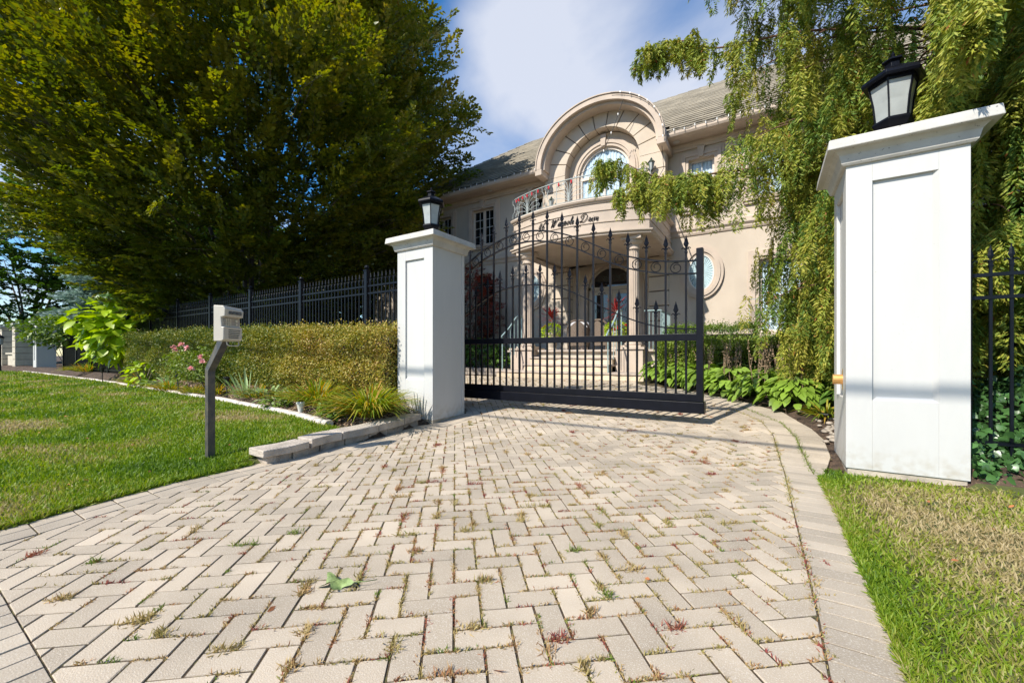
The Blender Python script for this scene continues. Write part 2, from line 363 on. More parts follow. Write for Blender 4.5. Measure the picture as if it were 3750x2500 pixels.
XR = ([-6, 3.3, 4.1, 4.9, 5.5, 5.9, 6.7, 7.38, 7.8, 8.9, 9.6], [.36, .38, .36, .50, .50, .43, .17, -.39, -.94, -2.1, -2.3])
XI = ([-6, 2.0, 4.3, 5.5, 6.1, 6.9, 7.5, 8.6, 9.6], [.16, .16, .11, .04, -.08, -.55, -1.1, -2.3, -2.6])
xr = lambda y: interp(y, *XR); xi = lambda y: interp(y, *XI)
def grid(name, xs, ys, zf, m, keep=None, parent=None):
    mb = MB(); nx, ny = len(xs), len(ys)
    mb.v = [(x, y, zf(x, y)) for y in ys for x in xs]
    for j in range(ny-1):
        for i in range(nx-1):
            if keep is None or keep(.5*(xs[i]+xs[i+1]), .5*(ys[j]+ys[j+1])): mb.f.append((j*nx+i, j*nx+i+1, (j+1)*nx+i+1, (j+1)*nx+i))
    return obj(name, mb, m, parent, smooth=True)
def spaced(a, b, s): return [a+(b-a)*i/round((b-a)/s) for i in range(int(round((b-a)/s))+1)]
gx = [-400, -150, -80, -60, -45, -35, -27, -21, -17]+spaced(-14, 4, .15)+[5, 6, 8, 12, 20, 40, 100, 400]
gy = [-300, -100, -30, -12, -6, -3]+spaced(-1, 10, .15)+[12, 15, 20, 30, 60, 120, 400]
def in_bed(x, y):
    if x < xl(y)-.05: return (edge_y(x) < y < 5.3) or (y > 5.3 and x < xl(y)-.1)
    return (x > xr(y)+.02 and y > 4.4)
def gz(x, y):
    h = H(x, y)
    if in_bed(x, y): return h-.005+.03*(vnoise(x, y, 7)-.5)
    return h-.05
tag(grid('ground', gx, gy, gz, M['soil']), kind='structure')
def lawn_keep(x, y):
    return (x < xl(y)-.0 and y < edge_y(x)-.02 and x < -3.75) and y > -6
lx = [-60, -50, -42, -36, -30, -26, -22, -19, -16, -14]+spaced(-12, -3.75, .125)
ly = [-6, -4, -2, -1]+spaced(-.5, 4.75, .125)
tag(grid('lawn', lx, ly, lambda x, y: H(x, y)+.012*(vnoise(x, y, 9)-.5)-.004, M['turf'], lawn_keep), kind='structure')
def lawn2_keep(x, y): return x > xr(y)+.02 and (y < 4.42 or (.36 < x < .55 and y < 4.5)) and not (x > 1.7 and y > 4.2)
tag(grid('lawn', spaced(.36, 5, .08)+[7, 12, 20], [-6, -3, -1, 0]+spaced(.4, 4.45, .09), lambda x, y: H(x, y)+.012*(vnoise(x, y, 9)-.5)-.004, M['turf'], lawn2_keep), kind='structure')

# grass blades
def grass(cands, zf, n, name, label, Lb, tan):
    P = np.array(cands); d = np.hypot(P[:, 0], P[:, 1])
    z = np.array([zf(a, b) for a, b in P]); nn = len(P)
    D = rdir(nn, 1.1); D[:, 2] = np.abs(D[:, 2])+.15
    t = np.clip(vnoise(P[:, 0], P[:, 1], 2.3, 4)*.55+vnoise(P[:, 0], P[:, 1], 6.1, 2)*.25+rng.rand(nn)*.55-.28+tan(P[:, 0], P[:, 1]), 0, 1)
    o = blades(name, np.column_stack([P, z-.005]), D, rdir(nn), Lb*(.6+.8*rng.rand(nn))*(1+.05*d), .0020*np.maximum(d, 1)**.75, M['blade'], prof=((0, .8), (.55, .7), (1, 0)), curl=.35, fold=.3, rnd=t)
    return tag(o, kind='stuff', label=label, cat='grass')
c1 = []
while len(c1) < 150000:
    k = 60000; d = 3.9*np.exp(rng.rand(k)*math.log(34/3.9)); a = R(32.1)+R(1.5)+rng.rand(k)*R(60)
    X = -d*np.sin(a); Y = d*np.cos(a)
    for x, y in zip(X, Y):
        if y > -.3 and x < xl(y)-.05-.05*abs(math.sin(y*9+2*math.sin(y*23)))-.05*rng.rand() and y < edge_y(x)-.03: c1.append((x, y))
c4 = [(xl(b)+.012-.10*a*a, b) for a, b in zip(rng.rand(9000), -.2+2.1*rng.rand(9000))]
grass(c1[:150000]+c4, H, 0, 'grass', 'mown green grass with pale streaks on the left lawn', .036, lambda x, y: .03+.22*(vnoise(x*.5, y*1.6, 2.0, 9) > .72))
c2 = []
while len(c2) < 95000:
    k = 60000; x = .38+rng.rand(k)*5.2; y = .9+rng.rand(k)*3.6
    d = np.hypot(x, y); q = rng.rand(k) < (1.3/np.maximum(d, 1.3))**1.3
    for a, b in zip(x[q], y[q]):
        if a > xr(b)+.01+.02*math.sin(b*11) and (b < 4.40 or a < .52) and not (a > 1.5 and b > 4.15+.2*math.sin(a*4)): c2.append((a, b))
c3 = [(xr(b)-.012+.07*a*a, b) for a, b in zip(rng.rand(9000), .6+3.6*rng.rand(9000))]
grass(c2[:95000]+c3, H, 0, 'grass', 'short grass with many dry tan patches on the right verge', .029, lambda x, y: .42-.3*np.exp(-((x-.42)/.14)**2)-.35*np.exp(-((y-4.35)/.2)**2))

# ------------------------------------------------------------------ driveway pavers
def clip(poly, p, n):       # keep the side where (q-p).n <= 0
    out = []
    for i in range(len(poly)):
        a, b = poly[i], poly[(i+1) % len(poly)]
        da = (a[0]-p[0])*n[0]+(a[1]-p[1])*n[1]; db = (b[0]-p[0])*n[0]+(b[1]-p[1])*n[1]
        if da <= 0: out.append(a)
        if (da < 0) != (db < 0) and abs(da-db) > 1e-9:
            t = da/(da-db); out.append((a[0]+(b[0]-a[0])*t, a[1]+(b[1]-a[1])*t))
    return out
def area(p): return .5*abs(sum(p[i][0]*p[(i+1) % len(p)][1]-p[(i+1) % len(p)][0]*p[i][1] for i in range(len(p))))
def add_paver(mb, rn, poly, bev=.0022):
    if len(poly) < 3 or area(poly) < .0006: return
    cx = sum(p[0] for p in poly)/len(poly); cy = sum(p[1] for p in poly)/len(poly)
    h0 = float(np.clip(rng.normal()*.0009, -.0015, .002)); tx, ty = rng.normal(size=2)*.006; n = len(poly)
    rad = min(math.hypot(p[0]-cx, p[1]-cy) for p in poly); k = 1-bev/max(rad, .02)
    zz = lambda x, y: H(min(x, xr(y)) if x > 0 else max(x, xl(y)) if y < 5.2 else x, y)+h0+(x-cx)*tx+(y-cy)*ty
    b = len(mb.v)
    for p in poly: mb.v.append((p[0], p[1], zz(*p)-.03))
    for p in poly: mb.v.append((p[0], p[1], zz(*p)-.0025))
    for p in poly: x, y = cx+(p[0]-cx)*k, cy+(p[1]-cy)*k; mb.v.append((x, y, zz(x, y)))
    for r_ in (0, n):
        for i in range(n): mb.f.append((b+r_+i, b+r_+(i+1) % n, b+r_+n+(i+1) % n, b+r_+n+i))
    mb.f.append(tuple(b+2*n+i for i in range(n))); rn += [rng.rand()]*(2*n+1)
mb, rn = MB(), []; JNT = []
A = R(40.0); ca, sa = math.cos(A), math.sin(A); U = .1045; g = .0047
for i in range(-110, 120):
    for j in range(-40, 41):
        ox, oy = i+4*j, i
        for (px, py, wx, wy) in ((0, 0, 2, 1), (2, -1, 1, 2)):
            x0, y0 = (ox+px)*U+g, (oy+py)*U+g; x1, y1 = x0+wx*U-2*g, y0+wy*U-2*g
            mxx, myy = .5*(x0+x1), .5*(y0+y1); wxc = ca*mxx-sa*myy-1.8; wyc = sa*mxx+ca*myy+1.0
            if not (-9.5 < wxc < .7 and .2 < wyc < 9.0): continue
            a0, a1 = xl(wyc)+.30, xi(wyc)
            if wxc < a0-.2 or wxc > a1+.2: continue
            poly = [(ca*x-sa*y-1.8, sa*x+ca*y+1.0) for x, y in ((x0, y0), (x1, y0), (x1, y1), (x0, y1))]
            JNT.append((poly, wxc, wyc))
            e = .05
            dr = (xi(wyc+e)-xi(wyc-e))/(2*e); poly = clip(poly, (xi(wyc)-.004, wyc), (1, -dr))
            dl = (xl(wyc+e)-xl(wyc-e))/(2*e); poly = clip(poly, (xl(wyc)+.304, wyc), (-1, dl))
            poly = clip(poly, (0, .3215), (0, -1))
            add_paver(mb, rn, poly)
def drive(name, mb, rn, m, parent=None):
    o = obj(name, mb, m, parent); at = o.data.attributes.new('rnd', 'FLOAT', 'FACE'); at.data.foreach_set('value', np.array(rn, dtype=np.float32)); return o
drv = drive('driveway', mb, rn, M['paver']); tag(drv, kind='structure')
mb, rn = MB(), []
def course(f0, f1, y0, y1, step):       # pavers between two edge lines
    y = y0
    while y < y1:
        s = step/max(1, math.hypot(1, (f1(y+.1)-f1(y))/.1)); q = min(y+s, y1); e = .004
        add_paver(mb, rn, [(f0(y+e)+e, y+e), (f1(y+e)-e, y+e), (f1(q-e)-e, q-e), (f0(q-e)+e, q-e)]); y = q
course(lambda y: xi(y), lambda y: xi(y)+.21 if y > 4.25 else xr(y), -1.5, 8.4, .103)
course(lambda y: xi(y)+.21, lambda y: max(xr(y), xi(y)+.26), 4.26, 8.2, .103)
course(lambda y: xl(y), lambda y: xl(y)+.15, .33, 9.0, .205)
course(lambda y: xl(y)+.15, lambda y: xl(y)+.30, .33, 9.0, .205)
for k in range(-1, 6):                  # cross courses at the street end
    x = xl(.3); y1 = .32-.205*k
    if k < 0: continue
    while x < .16:
        q = x+(.104 if k == 0 else .205); e = .004; add_paver(mb, rn, [(x+e, y1-.2), (min(q, .16)-e, y1-.2), (min(q, .16)-e, y1-e), (x+e, y1-e)]); x = q
drive('driveway_border', mb, rn, M['paver_border']); tag(bpy.data.objects['driveway_border'], kind='structure')
tag(grid('joint_sand', spaced(-9.4, .5, .1), spaced(-1.5, 9.1, .1), lambda x, y: H(max(x, xl(y)) if y < 5.2 else x, y)-.0048, M['sand'], lambda x, y: xl(y)+.0 < x < xr(y)-.03), kind='structure')
# weeds in the joints
wp, wr, wl = [], [], []
for poly, cx, cy in JNT:
  if not (xl(cy)+.35 < cx < xi(cy) and cy > .4): continue
  dens = .45+.6*(vnoise(cx, cy, 1.7, 3) > .55)*(cy < 5)+.8*math.exp(-((cx+.9)/1.2)**2-((cy-1.5)/1.4)**2)
  for _k in range(5):
    if rng.rand() > dens*(.8 if cy < 3.2 else .6): continue
    k = rng.randint(4); a, b = poly[k], poly[(k+1) % 4]; big = 1+2.0*(rng.rand() < .04); c0 = rng.rand(); c0 = c0*.32 if rng.rand() < .17 else .38+.45*c0
    if rng.rand() < .07: c0 = .97
    t0 = rng.rand(); ln = (.2+.7*rng.rand())
    for q in range(int(22*big)):
        t = t0+(rng.rand()-.5)*ln; t = min(max(t, 0), 1)
        wp.append((a[0]+(b[0]-a[0])*t+rng.normal()*.0045*big, a[1]+(b[1]-a[1])*t+rng.normal()*.004*big, H(cx, cy)-.004)); wr.append(min(max(c0+rng.normal()*.07, 0), 1)); wl.append(.012*big**.6*(.6+rng.rand()))
for yy in spaced(.5, 7.0, .011):           # along the joint beside the right border
    dd = xi(yy)
    for q in range(4 if vnoise(yy, 2, 5, 1) > .45 else 1): wp.append((dd+rng.normal()*.012, yy+rng.normal()*.02, H(dd, yy)-.004)); wr.append(.5+.5*rng.rand() if yy > 3 else rng.rand()); wl.append(.018*(.6+rng.rand()))
    if yy > 4.3:
        for q in range(3): wp.append((dd+.21+rng.normal()*.012, yy+rng.normal()*.02, H(dd, yy)-.004)); wr.append(.9+.1*rng.rand()); wl.append(.022*(.6+rng.rand()))
wp = np.array(wp); D = rdir(len(wp), .9); D[:, 2] = np.abs(D[:, 2])*.8+.15
tag(blades('joint_weeds', wp, D, rdir(len(wp)), np.array(wl)*1.15, .0020, M['weed'], prof=((0, .8), (.5, 1), (1, 0)), curl=.4, rnd=np.array(wr)), 'dry tan and red weeds growing in the joints of the paving', 'weeds', kind='stuff')

# ------------------------------------------------------------------ edging, low wall
t = thing('garden_edging', 'pale scalloped concrete edging between the left lawn and the flower bed', 'edging', (-8, 3.7, .1))
mb = MB(); x = -4.75
while x > -33:
    ln = .22+.35*rng.rand() if x > -12 else .6; x2 = x-ln
    a = Vector((x, edge_y(x), 0)); b = Vector((x2+.012, edge_y(x2), 0)); d = (b-a).normalized(); nn = Vector((-d.y, d.x, 0)); z = H(.5*(x+x2), edge_y(x)-.05); wv = .016*math.sin(x*2.3)
    pr = [(-.055, -.06), (-.055, .045), (-.035, .068), (.03, .068), (.055, .045), (.055, -.06)]
    vs = [tuple(p+nn*(o+wv)+Vector((0, 0, z+h))) for p in (a, b) for o, h in pr]
    mb.add(vs, [(0, 1, 2, 3, 4, 5), (11, 10, 9, 8, 7, 6)]+[(i, 6+i, 6+(i+1) % 6, (i+1) % 6) for i in range(6)]); x = x2
obj('edging_blocks', mb, M['edging'], t, bevel=.006)
t = thing('low_stone_wall', 'low two course stone wall with rough coping beside the drive, running up to the left gate pillar', 'low wall', (-4.05, 3.1, 0))
wxf = lambda y: interp(y, [1.9, 2.2, 2.7, 3.2, 3.8, 4.3], [-3.90, -3.88, -3.99, -4.02, -4.13, -4.28])
def stone_row(cuts, z0, z1, f0, f1, name, m, bump):
    for a, b in zip(cuts[:-1], cuts[1:]):
        mb = MB(); n = 6
        P = []
        for i in range(n+1):
            y = a+.006+(b-a-.012)*i/n; P.append((f0+wxf(y)+rng.normal()*bump, y))
        Q = [(p[0]+f1, p[1]) for p in reversed(P)]
        mb.prism([(q[0], q[1]) for q in P]+Q, z0, z1); obj(name, mb, m, t, bevel=.008)
stone_row([1.98, 2.22, 2.55, 2.88, 3.22, 3.55, 3.9, 4.28], -.03, .068, .0, -.2, 'wall_block', M['wallstone'], .004)
stone_row([1.93, 2.40], .07, .138, .035, -.26, 'coping_stone', M['coping'], .004)
stone_row([2.41, 2.82, 3.36, 3.86, 4.30], .071, .155, .035, -.26, 'coping_stone', M['coping'], .005)

# ------------------------------------------------------------------ gate pillars
def pillar(x0, y0, label, z0=0.0, sensor=False, detail=True):
    W = .73; x1, y1 = x0+W, y0+W; t = thing('gate_pillar', label, 'gate pillar', (x0+W/2, y0+W/2, z0), 'white panelled gate pillars')
    mb = MB(); mb.box(x0+.012, x1-.012, y0+.012, y1-.012, z0-.1, z0+.062); obj('plinth', mb, M['plinth'], t, bevel=.006)
    b = MB(); fz0, fz1, top = z0+.63, z0+2.43, z0+2.66; zb = z0+.055; r = .028; m = .17; c = .03
    b.box(x0+r, x1-r, y0+r, y1, zb, top)
    # street face: recessed panel with a chamfered lower and side edge
    for (a0, a1, q0, q1) in ((x0, x0+m, zb, top), (x1-m, x1, zb, top), (x0+m, x1-m, fz1, top), (x0+m, x1-m, zb, fz0)):
        b.box(a0, a1, y0, y0+r-.0005, q0, q1)
    b.add([(x1-m, y0, fz0), (x1-m, y0, fz1), (x1-m-c, y0+r, fz1), (x1-m-c, y0+r, fz0)], [(0, 1, 2, 3)])
    b.add([(x0+m, y0, fz0), (x0+m+c, y0+r-.001, fz0+c), (x1-m-c, y0+r-.001, fz0+c), (x1-m, y0, fz0)], [(0, 1, 2, 3)])
    # left face with the same recess, right face flat with cover strips
    for (a0, a1, q0, q1) in ((y0+r, y0+m, zb, top), (y1-m, y1, zb, top), (y0+m, y1-m, fz1, top), (y0+m, y1-m, zb, fz0)):
        b.box(x0, x0+r-.0005, a0, a1, q0, q1)
    b.box(x1-r+.0005, x1, y0+r, y0+.085, zb, top); b.box(x1-r+.0005, x1-.003, y0+.088, y1-.07, zb, top); b.box(x1-r+.0005, x1+.002, y1-.067, y1-.001, zb, top)
    obj('body', b, M['white'], t, bevel=.0025)
    mm = MB(); path = [(x0, y0), (x1, y0), (x1, y1), (x0, y1)]
    mm.sweep(path, [(-.02, z0+2.585), (.022, z0+2.585), (.034, z0+2.60), (.05, z0+2.665), (.085, z0+2.70), (-.02, z0+2.70)], closed=True)
    obj('cap_moulding', mm, M['whitecap'], t)
    mc = MB(); o = .135; P = [(x0-o, y0-o), (x1+o, y0-o), (x1+o, y1+o), (x0-o, y1+o)]; mc.prism(P, z0+2.70, z0+2.785, [(p[0]*.98+(x0+W/2)*.02, p[1]*.98+(y0+W/2)*.02) for p in P])
    obj('cap_stone', mc, M['whitecap'], t, bevel=.008)
    if sensor:
        s = MB(); cy, cz = y0+.33, z0+.78
        for i in range(1): pass
        def disc(s, xa, xb, r0, n=18, ry=1):
            vs = [(x, cy+r0*math.cos(2*math.pi*k/n), cz+ry*r0*math.sin(2*math.pi*k/n)) for x in (xa, xb) for k in range(n)]
            s.add(vs, [tuple(range(n)), tuple(reversed(range(n, 2*n)))]+[(k, n+k, n+(k+1) % n, (k+1) % n) for k in range(n)])
        disc(s, x0+.026, x0+.018, .075, ry=1.35); disc(s, x0+.02, x0-.055, .045); obj('gate_sensor', s, M['brass'], t, bevel=.003)
    return t
def lantern(cx, cy, z, label, s=.95, q=.86, cat='lantern', group='black lanterns on the gate pillars'):
    t = thing('pillar_lantern', label, cat, (cx, cy, z), group)
    rt = R(8); b = MB(); b.lathe(cx, cy, [(.10*s*q, z), (.10*s*q, z+.012*s), (.155*s*q, z+.05*s), (.15*s*q, z+.10*s), (.115*s*q, z+.15*s), (.165*s*q, z+.215*s), (.178*s*q, z+.24*s), (.165*s*q, z+.262*s), (.12*s*q, z+.265*s)], 6, rt)
    obj('base', b, M['black'], t, bevel=.003)
    g_ = MB(); g_.lathe(cx, cy, [(.142*s*q, z+.26*s), (.160*s*q, z+.42*s), (.20*s*q, z+.605*s)], 6, rt); obj('glass', g_, M['frost'], t)
    f = MB()
    for k in range(6):
        a = rt+k*math.pi/3; f.tube([(cx+r*math.cos(a), cy+r*math.sin(a), z+h) for r, h in ((.148*s*q, .255*s), (.166*s*q, .42*s), (.206*s*q, .61*s))], .0085*s, 4)
    f.lathe(cx, cy, [(.19*s*q, z+.575*s), (.208*s*q, z+.575*s), (.212*s*q, z+.612*s), (.19*s*q, z+.612*s)], 6, rt)
    obj('frame', f, M['black'], t)
    r_ = MB(); r_.lathe(cx, cy, [(.20*s*q, z+.605*s), (.262*s*q, z+.600*s), (.272*s*q, z+.622*s), (.262*s*q, z+.648*s), (.17*s*q, z+.70*s), (.095*s*q, z+.735*s), (.07*s*q, z+.745*s), (.07*s*q, z+.785*s), (.10*s*q, z+.80*s), (.088*s*q, z+.818*s), (.03*s*q, z+.84*s), (.014*s*q, z+.85*s), (.02*s*q, z+.868*s), (.0*s*q, z+.90*s)], 6, rt)
    obj('roof', r_, M['black'], t, bevel=.003); return t
pillar(-4.86, 4.42, 'white panelled gate pillar at the end of the low stone wall, left of the black gate')
pillar(.55, 4.42, 'large white panelled gate pillar standing in the grass verge right of the driveway', sensor=True)
pillar(-33.7, 5.0, 'small looking white gate pillar far off at the end of the left lawn', z0=.05)
lantern(-4.50, 4.785, 2.785, 'black lantern on the gate pillar left of the gate, in front of the house windows')
lantern(.915, 4.785, 2.785, 'black lantern on the right gate pillar, backed by drooping cypress')

# ------------------------------------------------------------------ driveway gate
def finial(mb, x, y, z, h=.24, w=.042):
    s = h/.24
    mb.box(x-.014*s, x+.014*s, y-.014*s, y+.014*s, z-.002, z+.012*s); mb.box(x-.019*s, x+.019*s, y-.019*s, y+.019*s, z+.012*s, z+.026*s); mb.box(x-.014*s, x+.014*s, y-.014*s, y+.014*s, z+.026*s, z+.05*s)
    prof = [(.05, .012), (.068, .016), (.085, .012), (.10, .02), (.125, .034), (.155, .024), (.18, .020), (.20, .011), (.24, .0015)]
    vs = []
    for h_, r in prof:
        r *= w/.042; q = min(r*.5, .011)*s; r *= s; vs += [(x-r, y, z+h_*s), (x, y-q, z+h_*s), (x+r, y, z+h_*s), (x, y+q, z+h_*s)]
    n = len(prof); mb.add(vs, [(4*i+k, 4*i+(k+1) % 4, 4*i+4+(k+1) % 4, 4*i+4+k) for i in range(n-1) for k in range(4)]+[(3, 2, 1, 0), (4*n-4, 4*n-3, 4*n-2, 4*n-1)])
    for sd in (-1, 1):
        mb.tube([(x+sd*.006*s, y, z+.048*s), (x+sd*.022*s, y, z+.072*s), (x+sd*.038*s, y, z+.08*s), (x+sd*.052*s, y, z+.070*s), (x+sd*.050*s, y, z+.060*s)], [.007*s, .009*s, .007*s, .006*s, .005*s], 5)
GY = 5.67
UX = [-5.9, -5.3, -4.54, -4.16, -3.90, -3.67, -3.42, -3.22, -2.95, -2.68, -2.42, -2.17, -1.92, -1.67, -1.41, -1.16, -.9, -.78]
UZ = [2.22, 2.26, 2.55, 2.78, 2.87, 2.935, 2.97, 2.975, 2.935, 2.85, 2.745, 2.61, 2.48, 2.37, 2.29, 2.235, 2.21, 2.205]
smz = lambda x, xs, zs: sum(interp(x+d, xs, zs) for d in (-.1, -.06, -.03, 0, .03, .06, .1))/7 if x < -.9 else interp(x, xs, zs)
up = lambda x: smz(x, UX, UZ); lo = lambda x: up(x)-.165
TX = [-5.9, -5.3, -4.53, -4.17, -3.92, -3.68, -3.42, -3.17, -2.92, -2.67, -2.42, -2.16, -1.92, -1.66, -1.42, -1.16, -.9, -.79]
TZ = [1.34, 1.38, 1.70, 1.91, 2.03, 2.09, 2.12, 2.115, 2.08, 2.02, 1.91, 1.77, 1.63, 1.51, 1.42, 1.36, 1.335, 1.335]
th = lambda x: smz(x, TX, TZ)
gt = thing('driveway_gate', 'black wrought iron driveway gate with arched scrollwork and spear finials, drawn partly across the drive', 'gate', (-3.2, GY, .27))
mb = MB(); mb.box(-.78, -.70, GY-.045, GY+.045, .41, 2.35); mb.box(-.775, -.705, GY-.04, GY+.04, 2.35, 2.354); obj('end_post', mb, M['black'], gt, bevel=.004)
mb = MB(); mb.box(-6.6, -.69, GY-.085, GY+.085, .265, .405); mb.box(-.690, -.683, GY-.088, GY+.088, .262, .409); obj('track_beam', mb, M['black'], gt, bevel=.004)
mb = MB(); mb.box(-5.95, -.78, GY-.03, GY+.03, .408, .50); obj('bottom_rail', mb, M['black'], gt, bevel=.003)
mb = MB(); mb.box(-5.95, -.78, GY-.03, GY+.03, 1.185, 1.275); obj('middle_rail', mb, M['black'], gt, bevel=.003)
mb = MB(); mb.box(-5.98, -5.90, GY-.045, GY+.045, .41, 2.35); obj('end_post', mb, M['black'], gt, bevel=.004)
for nm, f in (('upper_arched_rail', up), ('lower_arched_rail', lo), ('centre_arched_rail', th)):
    mb = MB(); xs = spaced(-5.9, -.78, .04)
    mb.v = [(x, GY+dy, f(x)+dz) for x in xs for dy, dz in ((-.018, -.009), (.018, -.009), (.018, .009), (-.018, .009))]
    mb.f = [(4*i+k, 4*i+(k+1) % 4, 4*i+4+(k+1) % 4, 4*i+4+k) for i in range(len(xs)-1) for k in range(4)]; obj(nm, mb, M['black'], gt)
fl = MB(); finial(fl, 0, 0, 0, .24); flm = bpy.data.meshes.new('spear_finial'); flm.from_pydata(fl.v, [], fl.f); flm.materials.append(M['black'])
for k in range(41):
    x = -.905-.1255*k
    long_ = k % 2 == 0; ztop = (up(x)+.095) if long_ else (th(x)+.115)
    mb = MB(); mb.box(x-.0125, x+.0125, GY-.0125, GY+.0125, .50, 1.185); mb.box(x-.0125, x+.0125, GY-.0125, GY+.0125, 1.275, ztop)
    p = obj('picket', mb, M['black'], gt)
    f = bpy.data.objects.new('spear_finial', flm); C.objects.link(f); f.parent = p; f.matrix_parent_inverse = parent_mat(p).inverted(); f.location = (x, GY, ztop)
    if long_ and k < 40:
        sx = x-.1255; cz = .5*(up(sx)+lo(sx)); r0 = .066
        pts = [(sx+(r0*(1-.80*min(u_/1.7, 1)))*math.cos(q), GY, cz+(r0*(1-.80*min(u_/1.7, 1)))*math.sin(q)) for u_ in [i*.06 for i in range(29)] for q in [R(-60)+u_*2*math.pi*1.0]]
        pts = [(sx+(r0 if u_ < .72 else r0*(1-.92*(u_-.72)/.9))*math.cos(R(60)+u_*2*math.pi), GY, cz+(r0 if u_ < .72 else r0*(1-.92*(u_-.72)/.9))*math.sin(R(60)+u_*2*math.pi)) for u_ in [i*.045 for i in range(33)]]
        s = MB(); s.tube(pts, .0065, 6); obj('scroll', s, M['black'], gt)

# ------------------------------------------------------------------ iron fences
def fence(x0, x1, y, zb, zt, label, posts, r1, r2, step=.101, lean=0):
    t = thing('iron_fence', label, 'fence', (.5*(x0+x1), y, zb), 'black iron picket fences beside the gate')
    for p in posts:
        mb = MB(); mb.box(p-.035, p+.035, y-.035, y+.035, zb-.3, zt+.02); mb.box(p-.045, p+.045, y-.045, y+.045, zt+.02, zt+.04)
        mb.lathe(p, y, [(.0, zt+.035), (.02, zt+.04), (.02, zt+.05), (.04, zt+.07), (.045, zt+.09), (.035, zt+.115), (.0, zt+.13)], 10); obj('fence_post', mb, M['fenceblack'], t)
    ed = sorted(set([x0, x1]+posts))
    for a, b in zip(ed[:-1], ed[1:]):
        mb = MB()
        for zz in (r1, r2, zb+.1): mb.box(a+.036, b-.036, y-.016, y+.016, zz-.014, zz+.014)
        n = max(1, int(round((b-a)/step)))
        for i in range(1, n):
            x = a+(b-a)*i/n; mb.box(x-.009, x+.009, y-.009, y+.009, zb, r1+.06); finial(mb, x, y, r1+.06, zt-r1-.06, .034)
        obj('picket_panel', mb, M['fenceblack'], t)
    return t
fence(-26.4, -4.87, 4.8, .36, 2.47, 'long black spear topped fence behind the left hedge under the big beech', [-6.06-2.03*i for i in range(11)], 2.22, 2.09)
fence(1.275, 5.6, 4.8, .20, 1.88, 'black spear topped fence right of the large right pillar, ivy at its foot', [3.4], 1.64, 1.46, .112)

# ------------------------------------------------------------------ the house
HX0, HX1, WY, BY = -15.3, 9.0, 12.5, 12.0           # wall line, projecting bay line
BX0, BX1, BC = -6.24, -2.46, -4.35
house = thing('stucco_mansion', 'taupe stucco mansion with arched balcony bay and ribbed tile roof behind the gate', 'house', (-4, 14, .4))
ho = lambda n, mb, m, **k: obj(n, mb, M[m], house, **k)
def wall_holes(mb, x0, x1, z0, z1, holes, y0, y1):
    xs = sorted(set([x0, x1]+[h for q in holes for h in q[:2]])); zs = sorted(set([z0, z1]+[h for q in holes for h in q[2:]]))
    for a, b in zip(xs[:-1], xs[1:]):
        run = None
        for c, d in zip(zs[:-1], zs[1:]):
            cx, cz = .5*(a+b), .5*(c+d)
            if any(q[0] < cx < q[1] and q[2] < cz < q[3] for q in holes):
                if run: mb.box(a, b, y0, y1, *run); run = None
            else: run = (run[0], d) if run else (c, d)
        if run: mb.box(a, b, y0, y1, *run)
upL = [(-11.18, 1.0), (-9.13, 1.0), (-7.05, .95)]; upR = [(-1.60, .66), (.18, 1.0), (3.2, 1.0), (6.0, 1.0)]
UZ0, UZ1 = 5.15, 6.5
holes = [(c-w_/2, c+w_/2, UZ0, UZ1) for c, w_ in upL+upR]
loL = [(-9.13, .95), (-12.2, .95)]; loR = [(.25, .95), (3.2, .95)]
holes += [(c-w_/2, c+w_/2, 1.6, 4.05) for c, w_ in loL]+[(c-w_/2, c+w_/2, 1.6, 3.5) for c, w_ in loR]
mb = MB(); wall_holes(mb, HX0, BX0-.002, .2, 7.05, [h for h in holes if h[1] < -6.3], WY, WY+.3)
wall_holes(mb, BX1+.002, HX1, .2, 7.05, [h for h in holes if h[0] > -2.5], WY, WY+.3)
mb.box(HX0, HX0+.3, WY+.3, 22, .2, 7.05); mb.box(HX1-.3, HX1, WY+.3, 22, .2, 7.05); mb.box(HX0, HX1, 22, 22.3, .2, 7.05)
ho('wall', mb, 'stucco')
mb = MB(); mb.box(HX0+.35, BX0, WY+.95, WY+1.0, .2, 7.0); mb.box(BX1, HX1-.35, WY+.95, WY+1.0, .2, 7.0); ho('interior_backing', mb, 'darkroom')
# bay: lower piers, door wall, arched upper part
for (a, b) in ((BX0, -5.66), (-3.04, BX1)):
    mb = MB(); mb.box(a+.02, b-.02, BY+.52, BY+1.1, 1.1, 3.95); q_ = ho('pier', mb, 'trim_dark')
    mb = MB(); z = 1.16
    while z < 3.9:
        mb.box(a, b, BY+.48, BY+1.14, z, min(z+.40, 3.9)); z += .435
    obj('pier_blocks', mb, M['stucco'], q_, bevel=.015)
DY = 12.95; DC = -4.33
mb = MB(); mb.box(-5.70, -5.20, DY, DY+.3, 1.1, 3.95); mb.box(-3.46, -3.0, DY, DY+.3, 1.1, 3.95)
vs = []; n = 20
for i in range(n):      # spandrels over the door arch
    a, b = math.pi*i/n, math.pi*(i+1)/n; xa, xb = DC+.87*math.cos(a), DC+.87*math.cos(b); za, zb = 3.15+.80*math.sin(a), 3.15+.80*math.sin(b)
    mb.add([(xa, DY, za), (xb, DY, zb), (xb, DY, 4.0), (xa, DY, 4.0), (xa, DY+.3, za), (xb, DY+.3, zb)], [(0, 3, 2, 1), (0, 1, 5, 4)])
ho('door_wall', mb, 'stucco')
mb = MB()
